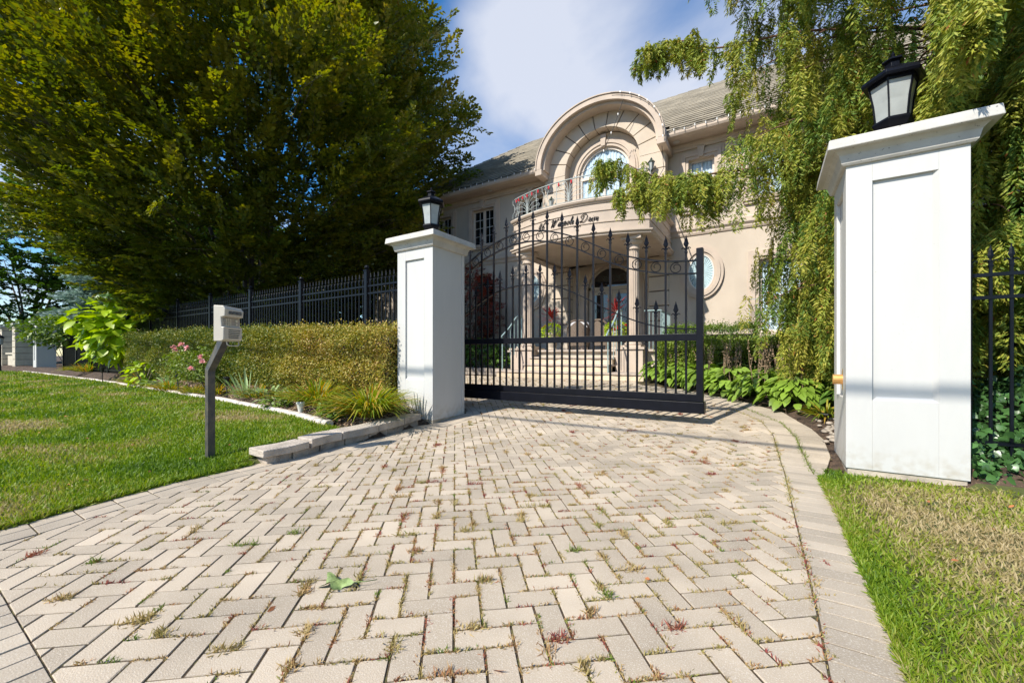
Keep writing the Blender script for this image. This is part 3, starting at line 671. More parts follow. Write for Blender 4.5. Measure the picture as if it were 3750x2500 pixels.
for (i_, o_, y_) in ((.80, .90, .05), (.90, 1.0, .08), (1.0, 1.06, .05)): mb.ring(DC, 3.15, i_, i_-.05, o_, o_-.05, 0, 180, DY-y_, DY+.05, 24); \
    [mb.box(DC+s_*.5*(i_+o_)-.5*(o_-i_)+(.0005), DC+s_*.5*(i_+o_)+.5*(o_-i_)-.0005, DY-y_, DY+.05, 1.14, 3.149) for s_ in (-1, 1)]
ho('door_surround', mb, 'trim')
door = MB(); door.box(DC-.80, DC+.80, DY+.06, DY+.10, 3.12, 3.24); door.box(DC-.02, DC+.02, DY+.055, DY+.10, 1.14, 3.119)
for s_ in (-1, 1):
    a, b = (DC-.79, DC-.021) if s_ < 0 else (DC+.021, DC+.79)
    door.box(a, a+.12, DY+.07, DY+.11, 1.15, 3.11); door.box(b-.12, b, DY+.07, DY+.11, 1.15, 3.11); door.box(a+.12, b-.12, DY+.07, DY+.11, 2.98, 3.11); door.box(a+.12, b-.12, DY+.07, DY+.11, 1.15, 1.40)
door.ring(DC, 3.15, .72, .68, .80, .76, 0, 180, DY+.06, DY+.10, 24)
d_ = ho('double_door', door, 'doorpaint')
mb = MB(); mb.box(DC-.68, DC-.12, DY+.085, DY+.095, 1.38, 3.0); mb.box(DC+.12, DC+.68, DY+.085, DY+.095, 1.38, 3.0)
mb.prism_y([(DC+.74*math.cos(math.pi*i/20), 3.2+.66*math.sin(math.pi*i/20)) for i in range(21)], DY+.085, DY+.095)
obj('glass', mb, M['glassdark'], d_)
mb = MB()
for s_ in (-1, 1):
    c = DC+s_*.40
    for (dx, z_, rr) in ((0, 1.75, .10), (0, 2.1, .13), (-.1, 2.45, .09), (.1, 2.45, .09), (0, 2.7, .08), (-.12, 1.95, .07), (.12, 1.95, .07)):
        mb.tube([(c+dx+rr*(1-u_*.6)*math.cos(u_*8), DY+.078, z_+rr*(1-u_*.6)*math.sin(u_*8)) for u_ in spaced(0, 1, .06)], .007, 4)
for dx, rr in ((-.35, .14), (0, .2), (.35, .14), (-.18, .1), (.18, .1)): mb.tube([(DC+dx+rr*(1-u_*.6)*math.cos(u_*8), DY+.078, 3.48+rr*(1-u_*.6)*math.sin(u_*8)) for u_ in spaced(0, 1, .06)], .006, 4)
obj('iron_scrollwork', mb, M['lamp_green'], d_)
for s_ in (-1, 1):
    mb = MB(); mb.lathe(0, 0, [(.03, 0), (.035, .02), (.035, .28), (.03, .30)], 10); mb.v = [(DC+s_*.075+v[0], DY+.055+v[1]*.35, 1.95+v[2]) for v in mb.v]; mb.lathe(DC+s_*.075, DY+.055, [(.035, 2.33), (.035, 2.40)], 10); obj('handle', mb, M['bronze'], d_)
# arched bay wall above the balcony
SZ = 6.74; RI = 1.18; AO, BO = 1.89, 1.62
core = MB(); core.box(BX0+.03, BC-RI-.02, BY+.035, WY+.32, 4.4, SZ); core.box(BC+RI+.02, BX1-.03, BY+.035, WY+.32, 4.4, SZ); core.ring(BC, SZ, RI+.02, RI+.02, AO-.04, BO+.1, 0, 180, BY+.035, WY+.32, 32)
ho('bay_wall_core', core, 'trim_dark')
vb = MB(); nv = 11
for i in range(nv):
    g_ = .55; vb.ring(BC, SZ, RI, RI, AO, BO+.12, 180*i/nv+g_*(i > 0), 180*(i+1)/nv-g_*(i < nv-1), BY, BY+.46, 4)
for (a, b) in ((BX0, BC-RI), (BC+RI, BX1)):
    z = SZ-.008
    while z > 4.5: z0 = max(z-.44, 4.42); vb.box(a, b, BY, BY+.46, z0, z); z = z0-.022
ho('bay_blocks', vb, 'stucco', bevel=.007)
mb = MB(); mb.box(BX1-.33, BX1-.003, BY+.47, WY+.2, 4.42, 7.0); mb.box(BX0+.003, BX0+.33, BY+.47, WY+.2, 4.42, 7.0); ho('bay_return', mb, 'stucco')
# inner window wall of the bay
IY = BY+.34
mb = MB(); mb.box(BC-RI, BC-.80, IY, IY+.2, 4.5, SZ-.08); mb.box(BC+.80, BC+RI, IY, IY+.2, 4.5, SZ-.08); mb.ring(BC, SZ-.08, .80, .80, RI+.03, RI+.06, 0, 180, IY, IY+.2, 28)
ho('window_wall', mb, 'stucco')
mb = MB()
for (i_, o_, y_) in ((.82, .90, .045), (.90, .99, .075), (.99, 1.05, .035)):
    mb.ring(BC, SZ-.08, i_, i_, o_, o_, 0, 180, IY-y_, IY+.01, 28)
    for s_ in (-1, 1): q = BC+s_*.5*(i_+o_); mb.box(q-.5*(o_-i_), q+.5*(o_-i_), IY-y_, IY+.01, 4.75, SZ-.081)
ho('arch_window_surround', mb, 'trim')
mb = MB(); mb.prism_y([(BC-.10, SZ+1.09), (BC-.065, SZ+.73), (BC+.065, SZ+.73), (BC+.10, SZ+1.09)], IY-.12, IY+.01); ho('keystone', mb, 'trim', bevel=.008)
def curtain(mb, x0, x1, z0, z1, y, amp=.018, f=60):
    n = max(8, int((x1-x0)*55)); b = len(mb.v)
    for i in range(n+1):
        x = x0+(x1-x0)*i/n; dy = amp*math.sin(x*f+.8*math.sin(x*17)); mb.v += [(x, y+dy, z0), (x, y+dy*.7, z1)]
    mb.f += [(b+2*i, b+2*i+2, b+2*i+3, b+2*i+1) for i in range(n)]
wf = MB(); wf.ring(BC, SZ-.08, .74, .74, .80, .80, 0, 180, IY+.03, IY+.09, 28)
for a, b in ((-.80, -.74), (.74, .80), (-.03, .03)): wf.box(BC+a, BC+b, IY+.03, IY+.09, 4.8, SZ-.16)
wf.box(BC-.80, BC+.80, IY+.02, IY+.10, SZ-.16, SZ-.081); wf.box(BC-.74, BC-.03, IY+.035, IY+.085, 4.8, 5.6); wf.box(BC+.03, BC+.74, IY+.035, IY+.085, 4.8, 5.0)
aw = ho('arched_window', wf, 'winframe')
mb = MB(); mb.prism_y([(BC+.75*math.cos(math.pi*i/24), SZ-.08+.75*math.sin(math.pi*i/24)) for i in range(25)], IY+.055, IY+.06); mb.box(BC-.75, BC+.75, IY+.055, IY+.06, 4.9, SZ-.16); obj('pane', mb, M['glass'], aw)
mb = MB(); curtain(mb, BC-.78, BC+.78, 4.8, 7.45, IY+.10); obj('curtain', mb, M['curtain'], aw)
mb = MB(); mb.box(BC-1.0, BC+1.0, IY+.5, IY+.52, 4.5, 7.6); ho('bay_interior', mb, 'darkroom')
# barrel dormer
mb = MB(); mb.ring(BC, 6.93, 1.80, 1.50, 1.96, 1.66, -1, 181, 11.5, 16.5, 40)
ho('dormer_vault', mb, 'trim')
mb = MB(); mb.ring(BC, 6.93, 1.72, 1.42, 1.80, 1.50, -1, 181, 11.62, 12.0, 40); mb.ring(BC, 6.93, 1.955, 1.655, 1.985, 1.685, -1, 181, 11.47, 11.7, 40); ho('dormer_moulding', mb, 'trim')
for s_ in (-1, 1):
    mb = MB(); mb.box(BC+s_*1.88-.115, BC+s_*1.88+.115, 11.5, 12.6, 6.72, 6.90); ho('dormer_foot', mb, 'trim', bevel=.01)
# eaves, frieze, belt course
def band(name, pieces, m='trim'):
    mb = MB()
    for x0, x1, prof in pieces: mb.sweep([(x0, WY), (x1, WY)], prof)
    return ho(name, mb, m)
EV = [(0, 6.80), (.05, 6.80), (.07, 6.84), (.07, 6.88), (.10, 6.93), (.10, 7.0), (0, 7.0)]
band('frieze', [(HX0, BX0-.01, EV), (BX1+.01, HX1, EV)])
mb = MB()
for a, b in ((HX0-.5, BX0+.02), (BX1+.0, HX1+.5)):
    mb.box(a, b, 11.98, WY+.05, 6.985, 7.03)
    mb.sweep([(a, 11.98), (b, 11.98)], [(0, 6.97), (.02, 6.98), (.10, 7.0), (.13, 7.05), (.13, 7.12), (.11, 7.12), (0, 7.05)])
ho('eaves', mb, 'trim')
BL = [(0, 4.36), (.03, 4.37), (.05, 4.42), (.05, 4.46), (.10, 4.52), (.10, 4.56), (.06, 4.58), (.06, 4.66), (0, 4.70)]
band('belt_course', [(HX0, BX0-.01, BL), (BX1+.01, HX1, BL)])
# roof
def roof_plane(mb, x0, x1, yb, zb, yt, zt, hip0, hip1, n=23):
    dz = (zt-zb)/n; dy = (yt-yb)/n; rn = []
    for i in range(n):
        a0, a1 = x0+hip0*i/n, x1-hip1*i/n; b0, b1 = x0+hip0*(i+1)/n, x1-hip1*(i+1)/n; e = .055
        x = a0; k = 0
        while x < a1-.01:
            q = min(x+.33 if k else x+.33*(.5 if i % 2 else 1), a1); k = 1
            f0 = (x-a0)/(a1-a0); f1 = (q-a0)/(a1-a0); X0, X1 = b0+f0*(b1-b0), b0+f1*(b1-b0); h = rng.normal()*.0015
            y, z = yb+dy*i, zb+dz*i; xm = .5*(x+q)
            if abs(xm-BC) < 1.93 and z < 6.93+1.58*math.sqrt(max(0, 1-((xm-BC)/1.93)**2)): x = q; continue
            mb.add([(x, y-.06, z+.085+h), (q, y-.06, z+.085+h), (X1, y+dy, z+dz+.03), (X0, y+dy, z+dz+.03), (x, y-.06, z+.050+h), (q, y-.06, z+.050+h), (q, y+.10, z+.10), (x, y+.10, z+.10)], [(0, 1, 2, 3), (4, 5, 1, 0), (7, 6, 5, 4)]); rn += [rng.rand()]*3
            x = q
    return rn
mb = MB(); RX0, RX1 = -15.8, 9.5; ry, rz_ = 17.8, 11.5
rn = roof_plane(mb, RX0, RX1, 11.92, 7.08, ry, rz_, 5.88, 5.88)
o = ho('roof', mb, 'tile'); at = o.data.attributes.new('rnd', 'FLOAT', 'FACE'); at.data.foreach_set('value', np.array(rn, dtype=np.float32))
mb = MB(); sl2 = (rz_-7.08)/5.88; U_ = lambda x, y: (x, y, 7.03+sl2*(y-11.92))
mb.add([U_(RX0, 11.92), (RX0, 23, 7.03), U_(RX0+5.88, ry), U_(RX1, 11.92), (RX1, 23, 7.03), U_(RX1-5.88, ry)], [(0, 2, 1), (3, 4, 5), (1, 2, 5, 4)])
mb.add([U_(RX0, 11.92), U_(BC-1.9, 11.92), U_(BC-1.9, 13.95), U_(RX0+2.03, 13.95)], [(0, 1, 2, 3)]); mb.add([U_(BC+1.9, 11.92), U_(RX1, 11.92), U_(RX1-2.03, 13.95), U_(BC+1.9, 13.95)], [(0, 1, 2, 3)])
mb.add([U_(RX0+2.03, 13.95), U_(RX1-2.03, 13.95), U_(RX1-5.88, ry), U_(RX0+5.88, ry)], [(0, 1, 2, 3)]); ho('roof_underlay', mb, 'tile')
mb = MB()
for i in range(20):
    t0, t1 = i/20, (i+1)/20-.004; P = lambda t: Vector((RX0+5.88*t, 11.92+5.88*t, 7.12+4.42*t)); mb.tube([P(t0), P(t1)], [.12, .10], 6)
for i in range(34):
    x = RX0+5.88+(RX1-RX0-11.76)*i/34; mb.tube([(x, ry, rz_+.03), (x+.40, ry, rz_+.03)], [.12, .10], 6)
ho('ridge_tiles', mb, 'tile')
# windows
def casing(mb, cx, w_, z0, z1, y, key=None, sill=True, ww=.17):
    for (a, b, yy) in ((0, ww*.45, .035), (ww*.45, ww, .065), (ww, ww+.07, .035)):
        h = w_/2
        mb.box(cx-h-b, cx-h-a, y-yy, y+.01, z0, z1+b); mb.box(cx+h+a, cx+h+b, y-yy, y+.01, z0, z1+b); mb.box(cx-h-a, cx+h+a, y-yy, y+.01, z1+a, z1+b)
    if sill: mb.box(cx-w_/2-ww-.1, cx+w_/2+ww+.1, y-.11, y+.02, z0-.10, z0-.001); mb.box(cx-w_/2-ww-.06, cx+w_/2+ww+.06, y-.07, y+.01, z0-.17, z0-.101)
def window(cx, w_, z0, z1, casement, glass, curt, key=True, arch=False, cols=2, rows=4):
    mb = MB(); casing(mb, cx, w_, z0, z1, WY)
    if arch:
        mb = MB(); h = w_/2; zc = z1-h
        for (a, b, yy) in ((0, .08, .035), (.08, .17, .065), (.17, .22, .035)):
            mb.ring(cx, zc, h+a, h+a, h+b, h+b, 0, 180, WY-yy, WY+.01, 20); mb.box(cx-h-b, cx-h-a, WY-yy, WY+.01, z0, zc-.001); mb.box(cx+h+a, cx+h+b, WY-yy, WY+.01, z0, zc-.001)
        mb.box(cx-h-.25, cx+h+.25, WY-.11, WY+.02, z0-.1, z0-.001)
        mb.ring(cx, zc, h, h, h*1.42, h*1.42, 0, 180, WY+.02, WY+.06, 20)
    c = ho('window_surround', mb, 'trim', bevel=.004)
    if key:
        k = MB(); k.prism_y([(cx-.10, z1+.30), (cx-.06, z1+.02), (cx+.06, z1+.02), (cx+.10, z1+.30)], WY-.10, WY-.001); obj('keystone', k, M['trim'], c, bevel=.006)
    f = MB(); y0, y1 = WY+.10, WY+.16; h = w_/2
    f.box(cx-h, cx-h+.06, y0, y1, z0, z1); f.box(cx+h-.06, cx+h, y0, y1, z0, z1); f.box(cx-h+.06, cx+h-.06, y0, y1, z0, z0+.06); f.box(cx-h+.06, cx+h-.06, y0, y1, z1-.06, z1)
    if casement: f.box(cx-.055, cx+.055, y0-.005, y1, z0+.06, z1-.06)
    fr = ho('window', f, 'winframe'); m_ = MB(); iw = w_-.12
    n = cols*(2 if casement else 1)
    for i in range(1, n):
        x = cx-iw/2+iw*i/n
        if not (casement and i == n//2): m_.box(x-.008, x+.008, y0+.015, y0+.04, z0+.06, z1-.06)
    for i in range(1, rows): z = z0+.06+(z1-z0-.12)*i/rows; m_.box(cx-iw/2, cx+iw/2, y0+.016, y0+.038, z-.008, z+.008)
    obj('muntins', m_, M['muntin'], fr)
    p = MB(); p.box(cx-iw/2, cx+iw/2, y0+.03, y0+.034, z0+.05, z1-.05); obj('pane', p, M[glass], fr)
    if curt: q = MB(); curtain(q, cx-h, cx+h, z0, z1, WY+.18); obj('curtain', q, M['curtain'], fr)
for c, w_ in upL: window(c, w_, UZ0, UZ1, True, 'glassdark', False)
for i, (c, w_) in enumerate(upR): window(c, w_, UZ0, UZ1, False, 'glass', True, rows=4, cols=2 if i == 0 else 3)
for c, w_ in loL: window(c, w_, 1.6, 4.05, False, 'glassdark', False, key=False, arch=True, cols=3, rows=6)
for c, w_ in loR: window(c, w_, 1.6, 3.5, False, 'glass', True, key=False, cols=2, rows=4)
for cx in (-7.0, -1.60):            # oval windows
    mb = MB(); cz = 3.30
    for (a, b, yy) in ((.0, .07, .06), (.07, .16, .10), (.16, .235, .07)): mb.ring(cx, cz, .33+a, .50+a, .33+b, .50+b, 0, 360, WY-yy, WY+.01, 40, cap=False)
    c = ho('oval_window', mb, 'trim', smooth=False)
    n = 72; p = MB(); vs = [(cx, WY-.02, cz)]+[(cx+.335*math.cos(2*math.pi*i/n), WY-.012-(.022 if i % 2 else 0), cz+.505*math.sin(2*math.pi*i/n)) for i in range(n)]
    p.add(vs, [(0, 1+(i+1) % n, 1+i) for i in range(n)]); obj('pleated_curtain', p, M['pleat'], c)
    p = MB(); p.ring(cx, cz, .30, .47, .335, .505, 0, 360, WY-.055, WY-.03, 40, cap=False); obj('window_frame', p, M['muntin'], c)
    p = MB(); p.prism_y([(cx+.31*math.cos(2*math.pi*i/40), cz+.48*math.sin(2*math.pi*i/40)) for i in range(40)], WY-.045, WY-.042); obj('pane', p, M['glass'], c)
# porch: floor, plinths, columns, steps
FZ = 1.14
mb = MB(); mb.box(-6.35, -2.15, 10.05, DY+.3, .3, FZ-.06); ho('porch_base', mb, 'limestone')
mb = MB(); mb.box(-6.45, -2.05, 9.96, DY+.3, FZ-.06, FZ); ho('porch_floor', mb, 'flag', bevel=.012)
for cx in (-5.80, -2.82):
    mb = MB(); mb.box(cx-.33, cx+.33, 9.72, 10.38, .2, FZ-.002); ho('column_plinth', mb, 'trim', bevel=.01)
    q = MB(); q.box(cx-.37, cx+.37, 9.68, 10.42, FZ-.001, FZ+.05); q.box(cx-.24, cx+.24, 9.86, 10.34, FZ+.049, FZ+.10); k_ = MB(); k_.box(cx-.24, cx+.24, 9.86, 10.34, 3.795, 3.875)
    cy = 10.1; q.lathe(cx, cy, [(.20, FZ+.095), (.215, FZ+.13), (.20, FZ+.16), (.175, FZ+.17), (.185, FZ+.20), (.165, FZ+.23), (.15, FZ+.25)], 24)
    k_.lathe(cx, cy, [(.135, 3.56), (.16, 3.575), (.16, 3.60), (.14, 3.62), (.145, 3.68), (.20, 3.72), (.22, 3.76), (.22, 3.80)], 24)
    Q_ = q
    nf = 20; vs = []; zs = (FZ+.25, 3.56)
    for z, r0 in zip(zs, (.152, .132)):
        for i in range(nf*4): a = 2*math.pi*i/(nf*4); r = r0-(.016 if i % 4 in (1, 2) else 0); vs.append((cx+r*math.cos(a), cy+r*math.sin(a), z))
    q = MB(); m_ = nf*4; q.add(vs, [(i, (i+1) % m_, m_+(i+1) % m_, m_+i) for i in range(m_)]); col = ho('column', q, 'trim'); obj('base', Q_, M['trim'], col); obj('capital', k_, M['trim'], col)
for k, (z1, z0, yf, x0, x1) in enumerate(((.60, .35, 8.95, -6.15, -2.25), (.775, .54, 9.25, -5.47, -3.15), (.955, .72, 9.55, -5.47, -3.15))):
    mb = MB(); mb.box(x0+.03, x1-.03, yf+.03, 10.2, z0-.2, z1-.045); ho('step_riser', mb, 'riser', bevel=.006)
    mb = MB(); P = []; n = 18
    for i in range(n+1): P.append((x0+(x1-x0)*i/n, yf+rng.normal()*.008))
    mb.prism(P+[(x1, 10.1), (x0, 10.1)], z1-.045, z1); ho('step_tread', mb, 'flag', bevel=.008)
# balcony
SG = .45; bc = -4.29; hb = 1.89
bow = lambda x: 9.95-SG*(1-((x-bc)/hb)**2)
path = [(bc-hb, WY)]+[(bc-hb+2*hb*i/28, bow(bc-hb+2*hb*i/28)) for i in range(29)]+[(bc+hb, WY)]
mb = MB()
mb.sweep(path, [(-.30, 3.88), (.02, 3.88), (.05, 3.90), (.05, 3.93), (.09, 3.96), (.09, 3.99), (.0, 4.005), (.0, 4.215), (.022, 4.225), (.022, 4.245), (.0, 4.25), (.0, 4.50), (.022, 4.51), (.022, 4.53), (0, 4.535), (0, 4.70), (.03, 4.705), (.03, 4.73), (.07, 4.75), (.09, 4.79), (.07, 4.82), (-.2, 4.83), (-.2, 4.45)])
ho('balcony_parapet', mb, 'trim')
mb = MB(); mb.prism([(p[0]*.985+bc*.015, p[1]+.05) for p in path[1:-1]]+[(bc+hb-.05, 12.6), (bc-hb+.05, 12.6)], 3.93, 4.5); ho('balcony_floor', mb, 'stucco')
# balcony railing
rl = MB(); pts = [(x, bow(x)+.02, 5.43) for x in spaced(bc-hb+.03, bc+hb-.03, .1)]
rl.tube(pts, .016, 6); rl.tube([(p[0], p[1], 4.87) for p in pts], .012, 5)
for yy in (10.2, 10.7, 11.2, 11.7):
    for s_ in (-1, 1): rl.tube([(bc+s_*(hb-.03), yy, 4.83), (bc+s_*(hb-.03), yy, 5.43)], .008, 4)
for s_ in (-1, 1): rl.tube([(bc+s_*(hb-.03), 9.95, 5.43), (bc+s_*(hb-.03), WY, 5.43)], .016, 6)
def spiral(cx, cz, r, a0, tn, sgn=1, n=16): return [(cx+r*(1-.75*i/n)*math.cos(a0+sgn*tn*2*math.pi*i/n), cz+r*(1-.75*i/n)*math.sin(a0+sgn*tn*2*math.pi*i/n)) for i in range(n+1)]
def onbow(pts2, r, k=1): rl.tube([(x, bow(min(max(x, bc-hb), bc+hb))+.02, z) for x, z in pts2], r, 4)
for m0 in (-5.62, -4.29, -2.96):
    for s_ in (-1, 1):
        for j, (e, hh, rr) in enumerate(((.07, .50, .04), (.15, .46, .05), (.24, .38, .055), (.32, .27, .05), (.36, .14, .05))):
            P = [(m0+s_*e*(t_**1.6), 4.87+hh*math.sin(t_*math.pi/2)) for t_ in spaced(0, 1, .12)]; onbow(P, .007)
            onbow(spiral(m0+s_*(e+rr), 4.87+hh, rr, math.pi if s_ > 0 else 0, 1.2, -s_), .006)
for m0 in (-6.1, -4.96, -3.62, -2.5):
    onbow([(m0-.12, 4.87), (m0-.12, 5.02), (m0-.06, 5.07), (m0-.06, 5.25), (m0-.12, 5.3), (m0-.12, 5.43)], .007); onbow([(m0+.12, 4.87), (m0+.12, 5.02), (m0+.06, 5.07), (m0+.06, 5.25), (m0+.12, 5.3), (m0+.12, 5.43)], .007)
    for zz in (4.95, 5.15, 5.36): onbow(spiral(m0, zz, .045, 0, 1.3), .006)
for x in (-5.28, -3.95, -4.63, -3.28): onbow([(x, 4.87), (x, 5.43)], .007)
ho('balcony_railing', rl, 'iron')
for i, x in enumerate((-6.05, -5.95, -5.78, -5.6, -5.42, -5.2, -4.85, -4.55, -4.2)):
    mb = MB(); mb.lathe(x, bow(x)-.01, [(.0, 5.30), (.02, 5.31), (.026, 5.35), (.012, 5.39), (.0, 5.40)], 8); ho('red_light_bulb', mb, 'bulb')
# script lettering on the parapet
GL = {'4': ([[(.35, 1), (.05, .35), (.5, .38)], [(.55, .95), (.32, -.12)]], .62),
 '6': ([[(.6, 1.02), (.25, .75), (.05, .3), (.2, 0), (.45, .12), (.45, .42), (.22, .48), (.08, .3)]], .75),
 'W': ([[(-.15, .75), (.0, 1.0), (.2, .98), (.18, .7), (.02, .0), (.3, .5), (.62, 1.0), (.48, .5), (.42, 0), (.75, .55), (1.02, .95), (1.2, 1.0), (1.18, .85)]], 1.1),
 'i': ([[(-.05, .08), (.15, .45), (.1, .1), (.2, 0), (.32, .12)], [(.22, .64), (.25, .67)]], .3),
 'm': ([[(-.05, .1), (.12, .45), (.02, 0), (.22, .42), (.3, .4), (.22, 0), (.42, .42), (.5, .4), (.43, .08), (.52, 0), (.65, .12)]], .62),
 'p': ([[(-.03, .1), (.18, .55), (-.12, -.5)], [(.08, .25), (.3, .45), (.38, .28), (.25, .02), (.1, .08)], [(.25, .02), (.45, .12)]], .45),
 'o': ([[(.28, .45), (.06, .3), (.08, .04), (.28, .06), (.36, .3), (.26, .45), (.45, .38)]], .42),
 'l': ([[(-.02, .1), (.3, .75), (.32, 1.0), (.2, .9), (.08, .2), (.16, 0), (.3, .12)]], .30),
 'e': ([[(-.02, .1), (.22, .25), (.26, .42), (.12, .4), (.05, .12), (.18, 0), (.36, .14)]], .36),
 'D': ([[(.35, .9), (.25, .4), (.05, .02), (-.1, .08), (.1, .12), (.45, -.03), (.85, .25), (.95, .7), (.6, 1.02), (.15, 1.0), (-.15, .75), (-.05, .55)]], 1.05),
 'r': ([[(-.05, .08), (.12, .35), (.12, .5), (.28, .42), (.2, .1), (.3, 0), (.42, .12)]], .38),
 'v': ([[(-.03, .3), (.1, .45), (.1, .05), (.3, .35), (.3, .48), (.42, .42)]], .36)}
lt = MB(); cx_ = -5.20; S_ = .185; z_ = 4.285
for wd in ('46', 'Wimpole', 'Drive'):
    for ch in wd:
        st, adv = GL[ch]
        for k in st:
            P = crom([(p[0]*.72+p[1]*.28, 0, p[1]) for p in k], 5)
            lt.tube([(cx_+q.x*S_*1.12, bow(cx_+q.x*S_)-.018, z_+q.z*S_) for q in P], .0085, 5)
        cx_ += adv*S_*1.12*.88
    cx_ += .17
ho('name_lettering', lt, 'black')
# wall lanterns, recessed eave lights, downpipe cable
def wall_lamp(x, z, y=BY):
    b = MB(); b.box(x-.05, x+.05, y-.02, y, z-.34, z-.04); b.lathe(x, y-.03, [(.0, z-.40), (.04, z-.36), (.05, z-.30), (.03, z-.26)], 8); b.tube(crom([(x, y-.03, z-.12), (x, y-.10, z-.20), (x, y-.17, z-.14), (x, y-.18, z-.02)]), .016, 6)
    o_ = ho('wall_lantern', b, 'lamp_green'); yy = y-.18
    g_ = MB(); g_.lathe(x, yy, [(.045, z), (.085, z+.2)], 6); obj('glass', g_, M['frost'], o_)
    c_ = MB(); c_.lathe(x, yy, [(.02, z-.05), (.05, z-.02), (.05, z+.005)], 6); c_.lathe(x, yy, [(.10, z+.195), (.105, z+.21), (.06, z+.26), (.03, z+.28), (.035, z+.30), (.01, z+.34), (0, z+.36)], 6)
    for k in range(6): a = k*math.pi/3; c_.tube([(x+.047*math.cos(a), yy+.047*math.sin(a), z), (x+.088*math.cos(a), yy+.088*math.sin(a), z+.2)], .006, 4)
    obj('lamp_cage', c_, M['lamp_green'], o_)
wall_lamp(-5.92, 5.75); wall_lamp(-2.80, 6.20)
mb = MB()
for x in (-6.45, -8.6, -2.2, .9): mb.lathe(x, 12.2, [(.09, 6.97), (.085, 6.985)], 16)
ho('eave_downlight', mb, 'white')
sl_ = thing('string_lights', 'string of small clear bulbs hung along the eaves and over the balcony arch', 'string lights', (-4, 11.8, 7.1))
mb = MB(); mc = MB()
def strand(P, hang=.05, step=.27):
    mb.tube(P, .008, 4); L_ = [Vector(p) for p in P]; acc = 0
    for a, b in zip(L_[:-1], L_[1:]):
        d = (b-a).length; t_ = step-acc
        while t_ < d: q = a+(b-a)*(t_/d); mc.lathe(q.x, q.y-.015, [(.0, q.z-hang-.03), (.014, q.z-hang-.01), (.012, q.z-hang+.02), (.008, q.z-hang+.04), (.008, q.z)], 6); t_ += step
        acc = d-(t_-step)
strand([(x, 11.82, 7.15+.03*math.sin(x*11)) for x in spaced(-15.5, BX0, .12)]); strand([(x, 11.82, 7.15+.03*math.sin(x*11)) for x in spaced(BX1, 5, .12)])
strand([(BC+1.95*math.cos(R(a)), 11.44, 6.93+1.64*math.sin(R(a))) for a in range(75, -4, -3)], .0, .3)
strand([(BC+.9, 11.5, 8.35), (BC+.55, 11.6, 7.6), (BC+.2, 11.7, 7.0), (BC+.05, 11.2, 6.4), (BC-.6, 10.2, 5.6)], .02, .5)
strand([(BX1-.02, 11.6, 6.9), (BX1-.02, 11.9, 6.2), (BX1-.2, 11.4, 5.5)], .02, 3)
obj('wire', mb, M['wirem'], sl_); obj('bulbs', mc, M['bulbclear'], sl_)
# juliet balconies on the ground floor windows
for cx in (-9.13, .25):
    mb = MB(); w2 = .68; y0 = 12.05
    for zz in (1.66, 2.42): mb.tube([(cx-w2, WY, zz), (cx-w2, y0, zz), (cx+w2, y0, zz), (cx+w2, WY, zz)], .012, 4)
    for k in range(4):
        for s_ in (-1, 1): mb.tube([(cx+s_*w2, y0+.11*k, 1.6), (cx+s_*w2, y0+.11*k, 2.42)], .008, 4)
    for s_ in (-1, 1):
        for j in range(4): P = [(cx+s_*(.06+.12*j)*(t_**1.7)+.0, y0, 1.66+(.55-.1*j)*math.sin(t_*math.pi/2)) for t_ in spaced(0, 1, .1)]; mb.tube(P, .008, 4)
        for j in range(3): c_, z1 = cx+s_*(.5), 1.85+.2*j; mb.tube([(a, y0, b) for a, b in spiral(c_, z1, .07, 0, 1.4, s_)], .007, 4)
    ho('window_railing', mb, 'iron')
    mb = MB(); mb.box(cx-w2-.03, cx+w2+.03, y0-.03, WY, 1.42, 1.56); mb.box(cx-w2+.04, cx+w2-.04, y0+.03, WY, 1.34, 1.419); ho('window_ledge', mb, 'trim', bevel=.01)
# stair handrails
for x, s_ in ((-5.98, -1), (-3.1, 1)):
    mb = MB(); mb.tube(crom([(x, 10.1, 2.1), (x, 9.8, 2.08), (x, 9.4, 1.75), (x, 9.0, 1.48), (x, 8.98, 1.40), (x, 9.04, 1.36)]), .02, 6)
    mb.tube([(x, 9.05, .55), (x, 9.05, 1.5)], .016, 5); mb.tube([(x, 10.05, FZ), (x, 10.05, 2.1)], .016, 5)
    for k in range(4): mb.tube([(x, 9.25+.2*k, .8+.1*k), (x, 9.25+.2*k, 1.62+.16*k)], .008, 4)
    ho('stair_handrail', mb, 'irongreen')
mb = MB(); x = -2.16
for k in range(12): mb.tube([(x, 10.1+.09*k, FZ), (x, 10.1+.09*k, 2.05)], .010, 4)
mb.tube([(x, 10.08, 2.06), (x, 11.2, 2.06)], .018, 5); mb.tube([(x-.0, 10.08, 2.06), (x-.38, 10.02, 2.06)], .018, 5)
for k in range(4): mb.tube([(x-.09*k, 10.06, FZ), (x-.09*k, 10.06, 2.05)], .010, 4)
ho('porch_railing', mb, 'irongreen')

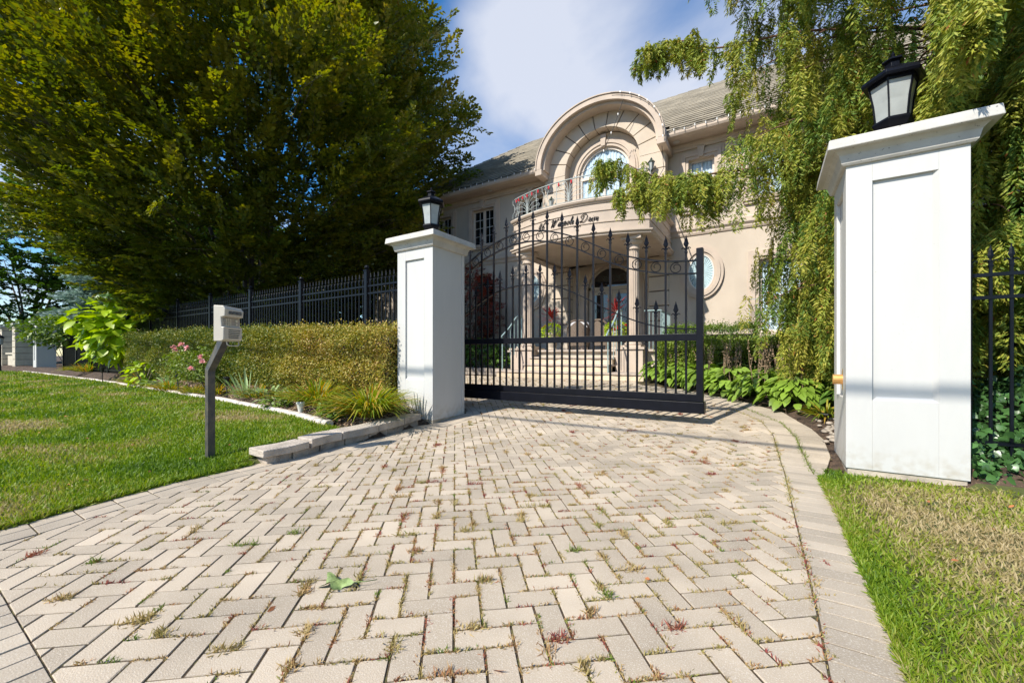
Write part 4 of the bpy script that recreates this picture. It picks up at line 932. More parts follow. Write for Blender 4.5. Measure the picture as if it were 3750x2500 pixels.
# ------------------------------------------------------------------ vegetation
def cloud(t, name, P, Nrm, m, L, W, up=.2, rnd=None, **k):
    n = len(P); D = norm(np.asarray(Nrm)*.7+rdir(n, up)); return blades(name, P, D, rdir(n, .9), L*(.7+.6*rng.rand(n)), W, M[m], t, rnd=rnd, **k)
def box_hedge(name, label, x0, x1, y0, y1, ztop, m, n, leaf, group, rndf=None, zb=None):
    t = thing(name, label, 'hedge', (.5*(x0+x1), .5*(y0+y1), H(.5*(x0+x1), y0)), group)
    P, Q = [], []
    A1 = (x1-x0)*1.1; A2 = (x1-x0)*(y1-y0); A3 = (y1-y0)*1.1; tot = 2*A1+A2+2*A3; c = rng.rand(n)*tot; u = rng.rand(n); v = rng.rand(n)
    for ci, a, b in zip(c, u, v):
        x = x0+(x1-x0)*a; zt = ztop(x)+.09*(vnoise(x, 0, 3.1, 2)-.5)+.06*(vnoise(x, 5, 11, 2)-.5)+.12*(rng.rand() < .10)*rng.rand(); z0 = zb if zb is not None else H(x, y0)+.05
        lump = .16*(vnoise(x, z0+b*2.1, 4.0, 5)-.5)+.08*(vnoise(x, b*5, 17.0, 3)-.5)
        if ci < A1*1.6: p = (x, y0-lump+.10*(1-min(b*4, 1)), z0+(zt-z0)*b); q = (0, -1, .2)
        elif ci < A1*1.6+A2+A1*.2: p = (x, y0+(y1-y0)*b, zt+lump*.6); q = (0, 0, 1)
        elif ci < A1*2+A2: p = (x, y1, z0+(zt-z0)*b); q = (0, 1, 0)
        else:
            e = a > .5; y = y0+(y1-y0)*rng.rand(); p = (x1 if e else x0, y, z0+(zt-z0)*b); q = (1 if e else -1, 0, .2)
        P.append(p); Q.append(q)
    P = np.array(P)+rng.normal(size=(n, 3))*.03; Q = np.array(Q, float)
    r = None if rndf is None else np.clip(rndf(P)+rng.normal(size=n)*.2, 0, 1)
    cloud(t, 'foliage', P, Q, m, leaf, leaf*.3, rnd=r, prof=((0, .3), (.5, 1), (1, 0)))
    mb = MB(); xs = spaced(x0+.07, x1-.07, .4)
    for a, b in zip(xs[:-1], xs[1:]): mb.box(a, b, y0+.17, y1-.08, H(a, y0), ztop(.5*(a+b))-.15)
    obj('branches_or_core', mb, M['coredark'], t)  # solid dark boxes added inside the leaves to block light through the hedge
    return t
M['coredark'] = mat('dark_plant_core', (.035, .028, .018), .95, .5, 14, 1.0, 30)
box_hedge('clipped_hedge', 'long clipped boxwood hedge below the left fence, orange brown toward the gate pillar', -16.2, -4.93, 4.22, 4.72, lambda x: interp(x, [-16.2, -9.2, -4.9], [1.56, 1.50, 1.37]), 'hedge', 115000, .034, 'clipped hedges',
          rndf=lambda P: .12+.42*(P[:, 0] > -9.5)*np.clip((P[:, 0]+9.5)/2.5, 0, 1)+.25*(vnoise(P[:, 0], P[:, 2]*2, 3.3, 6)-.4))
box_hedge('clipped_hedge', 'dark green low yew hedge under the oval window right of the gate', -2.0, -.25, 9.7, 10.5, lambda x: 1.60, 'hedgegreen', 16000, .034, 'clipped hedges', rndf=lambda P: .25+.3*(P[:, 2] > 1.55)+.1*rng.rand(len(P)))
box_hedge('clipped_hedge', 'bright yellow green low hedge behind the hostas and their dry stalks', -1.95, 1.3, 8.75, 9.55, lambda x: 1.25+.03*math.sin(x*5), 'hedgegreen', 26000, .040, 'clipped hedges', rndf=lambda P: .75+.1*rng.rand(len(P)))

def tube_tree(t, limbs, m, name='trunk'):
    mb = MB()
    for P, r0, r1 in limbs:
        Q = crom(P, 5); n = len(Q); mb.tube(Q, [r0+(r1-r0)*(i/(n-1))**.8 for i in range(n)], 7)
    return obj(name, mb, M[m], t, smooth=True)
def spray_set(base, direc, length, per, leafL, spread=.30, droop=.12):
    """planar leafy twigs: returns leaf positions, directions, normals, twig index"""
    n = len(base); s = rng.rand(n, per); s.sort(axis=1); side = np.where((np.arange(per) % 2)[None, :] == 0, 1., -1.)*np.ones((n, 1))
    D = norm(direc); up = np.tile([0, 0, 1.0], (n, 1))+rng.normal(size=(n, 3))*.35; B = norm(np.cross(D, up)); Nn = norm(np.cross(B, D))
    lat = side*rng.rand(n, per)**1.2*spread*(1.05-s)*length[:, None]
    P = base[:, None]+D[:, None]*(s*length[:, None])[..., None]+B[:, None]*lat[..., None]; P[..., 2] -= droop*(s**2)*length[:, None]
    P += rng.normal(size=P.shape)*.015
    d = D[:, None]*(.55+.3*rng.rand(n, per))[..., None]+B[:, None]*(side*(.35+.5*rng.rand(n, per)))[..., None]+rng.normal(size=P.shape)*.12
    nn = Nn[:, None]+rng.normal(size=P.shape)*.38
    return P.reshape(-1, 3), d.reshape(-1, 3), nn.reshape(-1, 3), np.repeat(np.arange(n), per)
# the big beech
def crown_tree(name, label, cx, cy, z0, zs, rs, n, per, leafL, leafW, m, cat='tree', group=None, cut=0, front=.72, seed=1, sp=.95, limb=10, rise=.75, lump=.16, shell=.45, barkm='bark', tr=.17, dark=.35):
    t = thing(name, label, cat, (cx, cy, z0), group)
    ztop, zlow = zs[-1], zs[0]
    k = 0; B = []; F = rng.rand(n*6)
    zz = zlow+(ztop-zlow)*rng.rand(n*6); rr = np.interp(zz, zs, rs); keep = F < rr/max(rs); zz = zz[keep]; rr = rr[keep]
    az = rng.rand(len(zz))*2*math.pi; fr = np.cos(az-math.atan2(-cy, -cx)); kp = rng.rand(len(zz)) < np.where(fr > -.15, 1, 1-front); az, zz, rr = az[kp][:n], zz[kp][:n], rr[kp][:n]
    rho = shell+(1-shell)*rng.rand(len(zz))**.45
    rr = rr*(1+lump*(np.sin(az*5+zz*1.1+seed)+np.sin(az*11-zz*2.1+seed*2)*.6))
    rr = rr*(1-cut*np.clip(-.847*np.cos(az)-.532*np.sin(az), 0, 1)*np.clip((zz-7.5)/5, 0, 1))
    X = cx+rho*rr*np.cos(az); Y = cy+rho*rr*np.sin(az); base = np.column_stack([X, Y, zz])
    el = rise*(.25+.75*(zz-zlow)/(ztop-zlow)); out = np.column_stack([np.cos(az), np.sin(az), np.tan(np.clip(el+rng.normal(size=len(az))*.22, -.5, 1.3))])
    out[:, :2] += rng.normal(size=(len(az), 2))*.3
    ln = sp*(.6+.8*rng.rand(len(zz)))
    P, D, Nn, idx = spray_set(base, out, ln, per, leafL)
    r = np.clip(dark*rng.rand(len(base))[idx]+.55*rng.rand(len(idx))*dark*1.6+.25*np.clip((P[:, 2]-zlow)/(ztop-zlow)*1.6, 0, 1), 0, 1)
    blades('crown', P, D, Nn, leafL*(.7+.6*rng.rand(len(P))), leafW, M[m], t, prof=((0, .12), (.38, 1), (1, 0)), curl=.12, fold=.18, rnd=r)
    limbs = []; tb = Vector((cx, cy, z0-.15))
    for i in range(limb):
        a = 2*math.pi*i/limb+rng.rand()*.5; zt = zlow+(ztop-zlow)*(.45+.5*rng.rand()); R_ = interp(zt, zs, rs)*.75
        e = Vector((cx+R_*math.cos(a), cy+R_*math.sin(a), zt)); m1 = tb.lerp(e, .3)+Vector((0, 0, .14*(zt-z0))); m2 = tb.lerp(e, .65)+Vector((rng.normal()*.2, rng.normal()*.2, .10*(zt-z0)))
        limbs.append(([tb+Vector((.12*math.cos(a), .12*math.sin(a), 0)), m1, m2, e], tr*(.6+.4*rng.rand()), .02))
    tube_tree(t, limbs, barkm)
    br = MB()
    for i in rng.choice(len(base), min(len(base), 700), replace=False):
        b = Vector(base[i]); o = Vector(norm(out[i:i+1])[0]); ax = Vector((cx, cy, max(z0+1, b.z-2.0*rise))); s_ = b.lerp(ax, .35); br.tube([s_, b, b+o*ln[i]*.85+Vector((0, 0, -.1*ln[i]))], [.016, .009, .003], 4)
    obj('branches_or_core', br, M[barkm], t)
    return t
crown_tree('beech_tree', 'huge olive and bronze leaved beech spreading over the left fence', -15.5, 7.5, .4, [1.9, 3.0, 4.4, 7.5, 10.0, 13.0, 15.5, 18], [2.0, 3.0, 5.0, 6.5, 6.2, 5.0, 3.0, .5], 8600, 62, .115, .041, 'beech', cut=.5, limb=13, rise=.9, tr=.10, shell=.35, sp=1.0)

# drooping cypress
def cypress():
    cx, cy = 1.75, 7.0; t = thing('weeping_cypress', 'tall weeping cypress with long hanging yellow green sprays behind the right gate pillar', 'tree', (cx, cy, .25))
    ER = ([.6, 1.2, 2.2, 3.2, 4.2, 5.2, 6.5, 8, 10, 12], [1.2, 1.5, 1.85, 1.95, 2.05, 2.25, 2.5, 2.4, 1.8, .6])
    br = []
    for i in range(290):
        z = 1.0+10.5*rng.rand()**1.15; a = rng.rand()*2*math.pi; r = interp(z, *ER)*(.68+.34*rng.rand()); r *= 1+.10*math.sin(a*4+z*1.7)
        e = Vector((cx+r*math.cos(a), cy+r*math.sin(a), z))
        br.append([Vector((cx, cy, z-.15)), Vector((cx+.45*r*math.cos(a), cy+.45*r*math.sin(a), z+.22)), Vector((cx+.8*r*math.cos(a), cy+.8*r*math.sin(a), z+.18)), e])
    V = Vector; sp = [([V((cx, cy, 3.7)), V((.5, 6.7, 3.65)), V((-.3, 6.5, 3.52)), V((-.89, 6.45, 3.54)), V((-1.48, 6.35, 3.70)), V((-2.0, 6.3, 4.02)), V((-2.32, 6.28, 3.97))], 1.0, .72),
        ([V((-.2, 6.5, 3.55)), V((-.9, 6.2, 3.50)), V((-1.5, 6.1, 3.50)), V((-1.9, 6.05, 3.45))], .6, .62),
        ([V((cx, cy, 5.0)), V((.4, 6.6, 5.25)), V((-.6, 6.4, 5.30)), V((-1.05, 6.35, 5.55)), V((-1.35, 6.3, 5.55)), V((-1.62, 6.3, 5.42))], .8, .50),
        ([V((cx, cy, 6.6)), V((.3, 6.6, 7.0)), V((-.5, 6.4, 6.9)), V((-1.0, 6.3, 6.75))], .9, .8), ([V((cx, cy, 7.4)), V((.6, 6.0, 7.4)), V((-.2, 5.6, 6.9)), V((-.6, 5.4, 6.6))], .7, .8),
        ([V((2.0, 6.3, 4.5)), V((1.75, 5.3, 4.55)), V((1.45, 4.75, 4.25)), V((1.22, 4.5, 3.75))], 1.3, .85), ([V((2.1, 6.4, 5.2)), V((1.85, 5.2, 5.2)), V((1.6, 4.7, 4.8)), V((1.45, 4.5, 4.4))], 1.2, .9),
        ([V((1.8, 6.0, 3.3)), V((1.4, 5.5, 3.6)), V((1.25, 4.6, 3.55)), V((1.19, 4.08, 3.32))], .9, .62), ([V((2.4, 6.4, 3.9)), V((2.3, 5.4, 4.1)), V((2.0, 5.1, 3.7)), V((1.9, 5.0, 3.4))], 1.3, .9),
        ([V((2.6, 6.6, 2.9)), V((2.5, 5.7, 3.0)), V((2.3, 5.3, 2.7)), V((2.1, 5.15, 2.5))], 1.3, .9), ([V((2.4, 6.6, 2.1)), V((2.1, 5.8, 2.3)), V((1.8, 5.35, 2.1)), V((1.6, 5.2, 1.9))], 1.3, .8)]
    lim = [([V((cx, cy, 0)), V((cx+.05, cy, 4)), V((cx-.03, cy, 8)), V((cx, cy, 12.3))], .17, .02)]+[(b, .016, .004) for b in br]+[(b, .018, .005) for b, q, w_ in sp]
    tube_tree(t, lim, 'barkred')
    S, Ln, cl = [], [], []
    for b in br:
        Q = crom(b, 6); 
        for j in range(22):
            f = .30+.72*rng.rand()**.8; q = Q[min(int(f*(len(Q)-1)), len(Q)-1)]; S.append((q.x+rng.normal()*.13, q.y+rng.normal()*.13, q.z+rng.normal()*.05)); Ln.append((.35+.65*rng.rand())*min(1, .5+q.z*.22)); cl.append(rng.rand())
    for b, q_, w_ in sp:
        Q = crom(b, 8); d0 = rng.rand()
        for j in range(int(95*q_)):
            f = .22+.80*rng.rand(); q = Q[min(int(f*(len(Q)-1)), len(Q)-1)]; S.append((q.x+rng.normal()*.07, q.y+rng.normal()*.10, q.z+.02)); Ln.append(w_*(.45+.8*rng.rand())*(1.25-.75*min(f, 1))); cl.append(.25+.6*rng.rand())
    S = np.array(S); Ln = np.array(Ln); cl = np.array(cl); S[:, 2] = np.maximum(S[:, 2], .75); n = len(S); per = 170
    # keep the sprays above the ground and clear of the pillar body
    Ln = np.minimum(Ln, S[:, 2]-.55)
    s = rng.rand(n, per); az = rng.rand(n)*2*math.pi; fl = np.column_stack([np.cos(az), np.sin(az)]); sw = rng.normal(size=(n, 2))*.16
    lat = (rng.rand(n, per)*2-1)*(.012+.060*np.sin(np.clip(s, 0, 1)*math.pi*.95)**.8)
    P = np.empty((n, per, 3)); P[..., 0] = S[:, None, 0]+fl[:, None, 0]*lat+sw[:, None, 0]*s*Ln[:, None]; P[..., 1] = S[:, None, 1]+fl[:, None, 1]*lat+sw[:, None, 1]*s*Ln[:, None]; P[..., 2] = S[:, None, 2]-s*Ln[:, None]+np.abs(lat)*.25
    P += rng.normal(size=P.shape)*.012
    D = np.empty_like(P); sg = np.sign(lat); D[..., 0] = fl[:, None, 0]*sg*.8; D[..., 1] = fl[:, None, 1]*sg*.8; D[..., 2] = -.8; D += rng.normal(size=D.shape)*.2
    P = P.reshape(-1, 3); D = D.reshape(-1, 3); r = np.clip(np.repeat(cl, per)*.72+rng.normal(size=n*per)*.14+.10, 0, .93); r[rng.rand(len(r)) < .012] = 1
    ok = ~((P[:, 0] > .44) & (P[:, 0] < 1.4) & (P[:, 1] > 4.28) & (P[:, 1] < 5.28) & (P[:, 2] < 2.80)) & ~((np.abs(P[:, 0]-.915) < .30) & (np.abs(P[:, 1]-4.785) < .30) & (P[:, 2] < 3.75)) & ~((P[:, 0] < 1.06) & (P[:, 0] > .2) & (P[:, 1] < 5.25) & (P[:, 2] < 4.0))
    P, D, r = P[ok], D[ok], r[ok]
    blades('crown', P, D, rdir(len(P)), .050*(.6+.8*rng.rand(len(P))), .0075, M['cypress'], t, prof=((0, .5), (.45, 1), (1, 0)), curl=.25, fold=.3, rnd=r)
cypress()

def conifer(name, label, cx, cy, z0, h, r, n, m, leaf, cat='tree'):
    t = thing(name, label, cat, (cx, cy, z0)); tube_tree(t, [([(cx, cy, z0-.2), (cx, cy, z0+h*.5), (cx, cy, z0+h)], .16, .02)], 'bark')
    zz = rng.rand(n)**1.3; az = rng.rand(n)*2*math.pi; rr = r*(1-zz)**.8*(.9+.2*np.sin(zz*h*6+az*3)); base = np.column_stack([cx+.25*rr*np.cos(az), cy+.25*rr*np.sin(az), z0+.3+zz*(h-.3)])
    out = np.column_stack([np.cos(az), np.sin(az), .05+.35*(zz-.2)]); P, D, Nn, idx = spray_set(base, out, rr*.8+.15, 56, leaf, spread=.28, droop=.12)
    blades('crown', P, D, Nn, leaf, leaf*.16, M[m], t, prof=((0, .8), (.5, 1), (1, 0)), rnd=np.clip(rng.rand(n)[idx]*.6+.4*rng.rand(len(idx)), 0, 1)); return t
conifer('blue_spruce', 'blue green spruce behind the far left gate pillar', -34.5, 9.6, 2.2, 9.5, 3.9, 2600, 'spruce', .30)
for i, (x, y, h, r, lab) in enumerate(((-25.5, 10.5, 9, 3.6, 'dark leafy tree between the blue spruce and the big beech'), (-44, 14, 17, 6.0, 'dark leafy tree at the far left edge behind the blue spruce'), (-19.5, 15.5, 9.5, 3.4, 'dark leafy tree behind the middle of the long left fence'), (-52, 7.5, 15, 5.5, 'leafy tree beyond the neighbouring stone gate piers'))):
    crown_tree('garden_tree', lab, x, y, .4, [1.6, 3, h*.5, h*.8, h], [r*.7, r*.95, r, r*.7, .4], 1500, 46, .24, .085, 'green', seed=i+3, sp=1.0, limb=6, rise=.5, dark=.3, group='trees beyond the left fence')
crown_tree('broadleaf_shrub', 'glossy dark leaved tall shrub behind the fence at the right edge', 3.6, 6.6, .2, [1.2, 2.0, 3.2, 4.2, 5.0], [.8, 1.35, 1.5, 1.2, .3], 420, 36, .12, .036, 'green', cat='shrub', sp=.5, limb=6, rise=.5, tr=.04)
crown_tree('japanese_maple', 'dark red japanese maple beside the arched ground floor window', -8.85, 11.2, .44, [1.4, 2.0, 2.8, 3.5, 3.95], [.55, .95, 1.05, .75, .2], 320, 56, .055, .013, 'maple', sp=.35, limb=7, rise=.3, tr=.04, cat='tree')

# ------------------------------------------------------------------ bed plants
def clump(name, label, cx, cy, n, L, W, m, cat='plant', group=None, lean=.75, curl=.9, r=.1, zoff=0, prof=((0, .7), (.35, 1), (.7, .8), (1, 0)), flat=0, parent=None, rnd=None, jit=.3):
    t = parent or thing(name, label, cat, (cx, cy, H(cx, cy)), group)
    a = rng.rand(n)*2*math.pi; q = rng.rand(n)**.5; P = np.column_stack([cx+r*q*np.cos(a), cy+r*q*np.sin(a), np.full(n, H(cx, cy)+zoff)])
    D = np.column_stack([np.cos(a)*q*lean, np.sin(a)*q*lean, np.full(n, 1.0-flat)])+rng.normal(size=(n, 3))*jit*.5; Nn = np.column_stack([-np.cos(a), -np.sin(a), np.full(n, .6)])
    blades('leaves', P, D, -Nn if False else Nn, L*(.6+.55*rng.rand(n)), W, M[m], t, prof=prof, curl=0, droop=curl*(.5+.8*rng.rand(n))[:, None] if False else curl, fold=.35, rnd=rnd); return t
clump('daylily_clump', 'large arching yellow green daylily clump against the left gate pillar', -4.62, 3.70, 520, 1.0, .0095, 'daylily', group='daylily clumps', lean=1.1, curl=.55, r=.16)
clump('daylily_clump', 'smaller yellowing daylily clump under the hedge, left of the largest clump', -6.05, 3.85, 340, .85, .009, 'daylily', group='daylily clumps', lean=1.1, curl=.5, r=.18)
clump('daylily_clump', 'thin yellow daylily tuft just right of the leaning black path light', -10.9, 4.0, 120, .5, .010, 'daylily', group='daylily clumps', lean=1.1, curl=.5, r=.2)
clump('ornamental_grass', 'small orange yellow grass tuft at the far end of the edging', -22.5, 4.75, 260, .75, .012, 'daylily', cat='grass clump', lean=1.2, curl=.5, r=.35)
for x, y, n, L, lab in ((-8.1, 3.98, 150, .5, 'low yellow green daylily tuft just right of the intercom post'), (-9.9, 4.02, 150, .55, 'yellow green daylily tuft in front of the rose bush'), (-12.4, 4.05, 160, .6, 'orange tinged daylily tuft left of the leaning path light'), (-14.9, 4.2, 170, .7, 'yellow daylily tuft right of the lime green shrub'), (-6.75, 3.95, 110, .5, 'short daylily tuft behind the short upright path light')):
    clump('daylily_clump', lab, x, y, n, L, .010, 'daylily', group='daylily clumps', lean=1.2, curl=.5, r=.25)
for i, (x, y, n, L, lab) in enumerate(((-7.75, 4.0, 40, .66, 'pale iris with flopped leaves right of the intercom post, nearest the hedge'), (-8.5, 3.95, 16, .70, 'upright pale iris leaves just behind the intercom post'), (-12.9, 4.15, 44, .66, 'iris clump with bent leaves right of the lime green shrub'), (-7.0, 3.9, 14, .5, 'flat lying yellowing iris leaves by the upright black path light'))):
    clump('iris', lab, x, y, n, L, .022, 'iris', group='iris plants', lean=1.5 if i != 1 else .7, curl=.5 if i != 1 else .2, r=.2)
def shrub(name, label, cx, cy, h, r, n, leafL, leafW, m, cat='shrub', group=None, z0=None, rnd=None, low=.12, prof=((0, .25), (.35, 1), (1, 0)), stems=6, droopy=0, fill=.35):
    z0 = H(cx, cy) if z0 is None else z0; t = thing(name, label, cat, (cx, cy, z0), group)
    u = rng.normal(size=(n, 3)); u = norm(u); q = fill+(1-fill)*rng.rand(n)**.5; lump = 1+.16*np.sin(np.arctan2(u[:, 1], u[:, 0])*4+u[:, 2]*5)
    P = np.column_stack([cx+r*q*u[:, 0]*lump, cy+r*q*u[:, 1]*lump, z0+h*(low+(1-low)*(.5+.5*u[:, 2]*q*lump))])
    D = u.copy(); D[:, 2] = D[:, 2]*.4+.1-droopy; D += rng.normal(size=(n, 3))*.45
    blades('foliage', P, D, np.column_stack([u[:, 0]*.5, u[:, 1]*.5, np.full(n, .9)])+rng.normal(size=(n, 3))*.35, leafL*(.65+.6*rng.rand(n)), leafW, M[m], t, prof=prof, curl=.25, fold=.22, rnd=rnd)
    mb = MB()
    for i in range(stems):
        a = 2*math.pi*i/stems+rng.rand(); e = Vector((cx+.7*r*math.cos(a), cy+.7*r*math.sin(a), z0+h*(.55+.35*rng.rand()))); mb.tube([Vector((cx, cy, z0-.05)), Vector((cx, cy, z0)).lerp(e, .5)+Vector((0, 0, .1*h)), e], [.016, .011, .004], 5)
    obj('stems', mb, M['twig'], t); return t
LP = ((0, .15), (.2, .95), (.45, 1), (.75, .6), (1, 0))
shrub('lime_leaved_shrub', 'big leaved bright lime green shrub at the left end of the hedge', -18.0, 4.75, 2.55, 1.3, 720, .36, .125, 'lime', prof=LP, droopy=.35, fill=.25)
shrub('lime_leaved_seedling', 'small lime green leafy seedling right of the big lime shrub', -14.3, 4.1, .75, .42, 90, .16, .05, 'lime', cat='plant', prof=LP, droopy=.2)
shrub('arching_shrub', 'loose green shrub in front of the far white gate pillar', -26.5, 4.95, 2.35, 1.55, 2200, .16, .05, 'hedgegreen', prof=LP, low=.42, rnd=.35+.5*rng.rand(2200))
rb = shrub('rose_bush', 'rose bush with pink flowers in front of the hedge, behind the intercom post', -10.6, 4.12, .95, .75, 2600, .065, .018, 'hedgegreen', rnd=.6+.3*rng.rand(2600), fill=.2)
def flowers(t, pts, m, r, n=16, name='flower'):
    for p in pts:
        u = rdir(n, .4); blades(name, np.tile(p, (n, 1))+u*r*.15, u, rdir(n, 1), r, r*.45, M[m], t, prof=((0, .3), (.6, 1), (1, .6)), curl=-.3)
flowers(rb, [(-11.15, 3.72, 1.10), (-11.05, 3.66, 1.16), (-10.75, 3.7, 1.22), (-10.2, 3.6, 1.14), (-9.95, 3.75, .95), (-9.7, 3.7, .86), (-9.85, 3.55, .72)], 'pink', .055)
for i, (x, y, lab) in enumerate(((-5.15, 3.55, 'low leafy green plant between the two daylily clumps'), (-4.95, 3.38, 'tiny leafy plant touching the low stone wall'), (-6.85, 3.62, 'small green plant at the foot of the upright path light'))):
    shrub('ground_plant', lab, x, y, .22+.05*i*(i < 2), .22, 150, .07, .022, 'hedgegreen', cat='plant', group='small plants behind the edging', prof=LP, stems=3, rnd=.6*np.ones(150))
# hostas
hp = [(-1.95, 9.05, 'at the foot of the porch steps, farthest of the row'), (-1.5, 8.75, 'second from the porch steps along the drive'), (-1.05, 8.35, 'seen through the last gate pickets'), (-.55, 8.0, 'seen right beside the gate end post'), (-.1, 7.55, 'in the middle of the row along the drive edge'), (.3, 7.1, 'with the broadest lit leaves, right of the gate end post'), (-.55, 8.5, 'in the back row behind the gate end post'), (.0, 8.1, 'in the back row under the dry stalks'), (.55, 7.7, 'in the back row nearest the cypress'), (.95, 7.0, 'dark leaved in the shade of the cypress')]
for i, (x, y, lab) in enumerate(hp):
    n = 140 if i != 9 else 80
    t = thing('hosta', 'green hosta '+lab, 'hosta', (x, y, H(x, y)), 'hostas along the right edge of the drive')
    a = rng.rand(n)*2*math.pi; q = .25+.75*rng.rand(n)**.6; rr_ = .40*q; zz = H(x, y)+.06+.38*(1-q**2)+.05*rng.rand(n)
    P = np.column_stack([x+rr_*np.cos(a), y+rr_*np.sin(a), zz]); D = np.column_stack([np.cos(a), np.sin(a), .25-.7*q]); Nn = np.column_stack([np.cos(a)*.5, np.sin(a)*.5, np.ones(n)])
    blades('leaves', P, D, Nn+rng.normal(size=(n, 3))*.2, .175*(.75+.5*rng.rand(n)), .050, M['hosta'] if i != 9 else M['green'], t, prof=((0, .1), (.15, .75), (.4, 1), (.7, .72), (.9, .25), (1, 0)), curl=.35, fold=.25)
    if i not in (0, 9):
        m_ = 10; a = rng.rand(m_)*2*math.pi; sp_ = MB(); SP = []
        for k in range(m_):
            b = Vector((x+.12*math.cos(a[k]), y+.12+.12*math.sin(a[k]), H(x, y)+.2)); e = b+Vector((rng.normal()*.09, rng.normal()*.06, .52+.22*rng.rand())); sp_.tube([b, b.lerp(e, .5)+Vector((rng.normal()*.02, 0, 0)), e], [.004, .0035, .002], 4)
            for j in range(22): SP.append(b.lerp(e, .45+.55*rng.rand()))
        st = obj('flower_stalks', sp_, M['seed'], t); SP = np.array(SP); D = rdir(len(SP)); D[:, 2] -= .5; blades('seed_pods', SP, D, rdir(len(SP)), .034, .006, M['seed'], st, prof=((0, .5), (.5, 1), (1, 0)))
clump('yellow_strap_plant', 'yellowing strap leaves at the front of the hosta row', .62, 6.55, 90, .48, .010, 'daylily', lean=1.6, curl=.5, r=.1)
# ivy
n = 6500; X = 1.33+4.2*rng.rand(n)**1.3; Y = 4.42+1.9*rng.rand(n)**1.2; Z = .02+.10*rng.rand(n)+.60*np.clip((Y-4.42)/1.1, 0, 1)**.8+.05*np.sin(X*7)+np.where(rng.rand(n) < .10, .25*rng.rand(n), 0); Y = Y+.10*np.sin(X*5)
t = thing('ivy', 'dark glossy ivy mound under the fence right of the large pillar', 'ivy', (2.4, 5.1, .1))
D = rdir(n); D[:, 1] -= .6; D[:, 2] -= .35; Nn = rdir(n, 1.0); Nn[:, 1] -= .8
blades('leaves', np.column_stack([X, Y, Z]), D, Nn, .062*(.6+.7*rng.rand(n)), .032, M['ivy'], t, prof=((0, .55), (.18, 1), (.45, .62), (.6, .7), (1, 0)), curl=.15, fold=.2)
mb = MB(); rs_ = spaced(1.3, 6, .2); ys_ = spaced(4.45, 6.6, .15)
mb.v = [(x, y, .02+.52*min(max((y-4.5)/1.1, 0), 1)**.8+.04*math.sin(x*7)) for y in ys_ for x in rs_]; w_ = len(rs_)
mb.f = [(j*w_+i, j*w_+i+1, (j+1)*w_+i+1, (j+1)*w_+i) for j in range(len(ys_)-1) for i in range(w_-1)]; obj('stems', mb, M['coredark'], t, smooth=True)
def rock(mb, x, y, z, r, sq=.6, n=(8, 6)):
    vs = []; a0 = rng.rand()*6; k1, k2 = .8+.5*rng.rand(), .7+.3*rng.rand()
    pr = []
    for j in range(n[1]+1):
        ph = math.pi*j/n[1]
        for i in range(n[0]): th_ = 2*math.pi*i/n[0]; q = r*(1+.18*math.sin(3*th_+a0)+.1*rng.normal()*.5); lx_, ly_ = q*math.sin(ph)*math.cos(th_)*k1, q*math.sin(ph)*math.sin(th_)*k2; vs.append((x+lx_*math.cos(a0)-ly_*math.sin(a0), y+lx_*math.sin(a0)+ly_*math.cos(a0), z+r*sq*math.cos(ph)))
    m_ = n[0]; mb.add(vs, [(j*m_+i, (j+1)*m_+i, (j+1)*m_+(i+1) % m_, j*m_+(i+1) % m_) for j in range(n[1]) for i in range(m_)])
mb = MB()
for i in range(130):
    x = .50+.62*rng.rand(); y = 5.25+1.25*rng.rand(); rock(mb, x, y, H(x, y)+.012, .016+.028*rng.rand(), .55)
tag(obj('pebbles', mb, M['pebble'], smooth=True), 'pale pebbles scattered on the soil beside the drive curve', 'pebbles', kind='stuff')
mb = MB(); rock(mb, 1.95, 4.52, .05, .24, .6, (14, 9)); tag(obj('boulder', mb, M['rock'], smooth=True), 'pale boulder in the ivy at the right edge', 'boulder')
# mulch and litter
n = 9000; X = -4.3-14*rng.rand(n)**1.6; Y = np.array([edge_y(x)+.06+rng.rand()*(4.5-edge_y(x)) for x in X]); Z = np.array([gz(a, b) for a, b in zip(X, Y)])+.006; D = rdir(n); D[:, 2] *= .25
tag(blades('mulch', np.column_stack([X, Y, Z]), D, rdir(n, 1.5), .07*(.4+rng.rand(n)), .006, M['seed'], prof=((0, .8), (.5, 1), (1, .3))), 'dry leaf and twig mulch covering the flower bed', 'mulch', kind='stuff')
n = 90; X = np.concatenate([-4.2-5*rng.rand(40), .5+2.2*rng.rand(30), -3.4+3.2*rng.rand(20)]); Y = np.concatenate([.6+2.4*rng.rand(40), 1+3.2*rng.rand(30), .6+5*rng.rand(20)]); Z = np.array([H(a, b) for a, b in zip(X, Y)])+np.where(X < -4, .03, np.where(X > .4, .03, .006)); D = rdir(n); D[:, 2] *= .2
tag(blades('leaf_litter', np.column_stack([X, Y, Z]), D, rdir(n, 2), .035*(.5+rng.rand(n)), .009, M['litter'] if 'litter' in M else M.setdefault('litter', mat('litter', (.40, .14, .05), .7, .3, 9)), prof=((0, .3), (.5, 1), (1, 0))), 'small orange and brown fallen leaves on the grass and paving', 'leaf litter', kind='stuff')
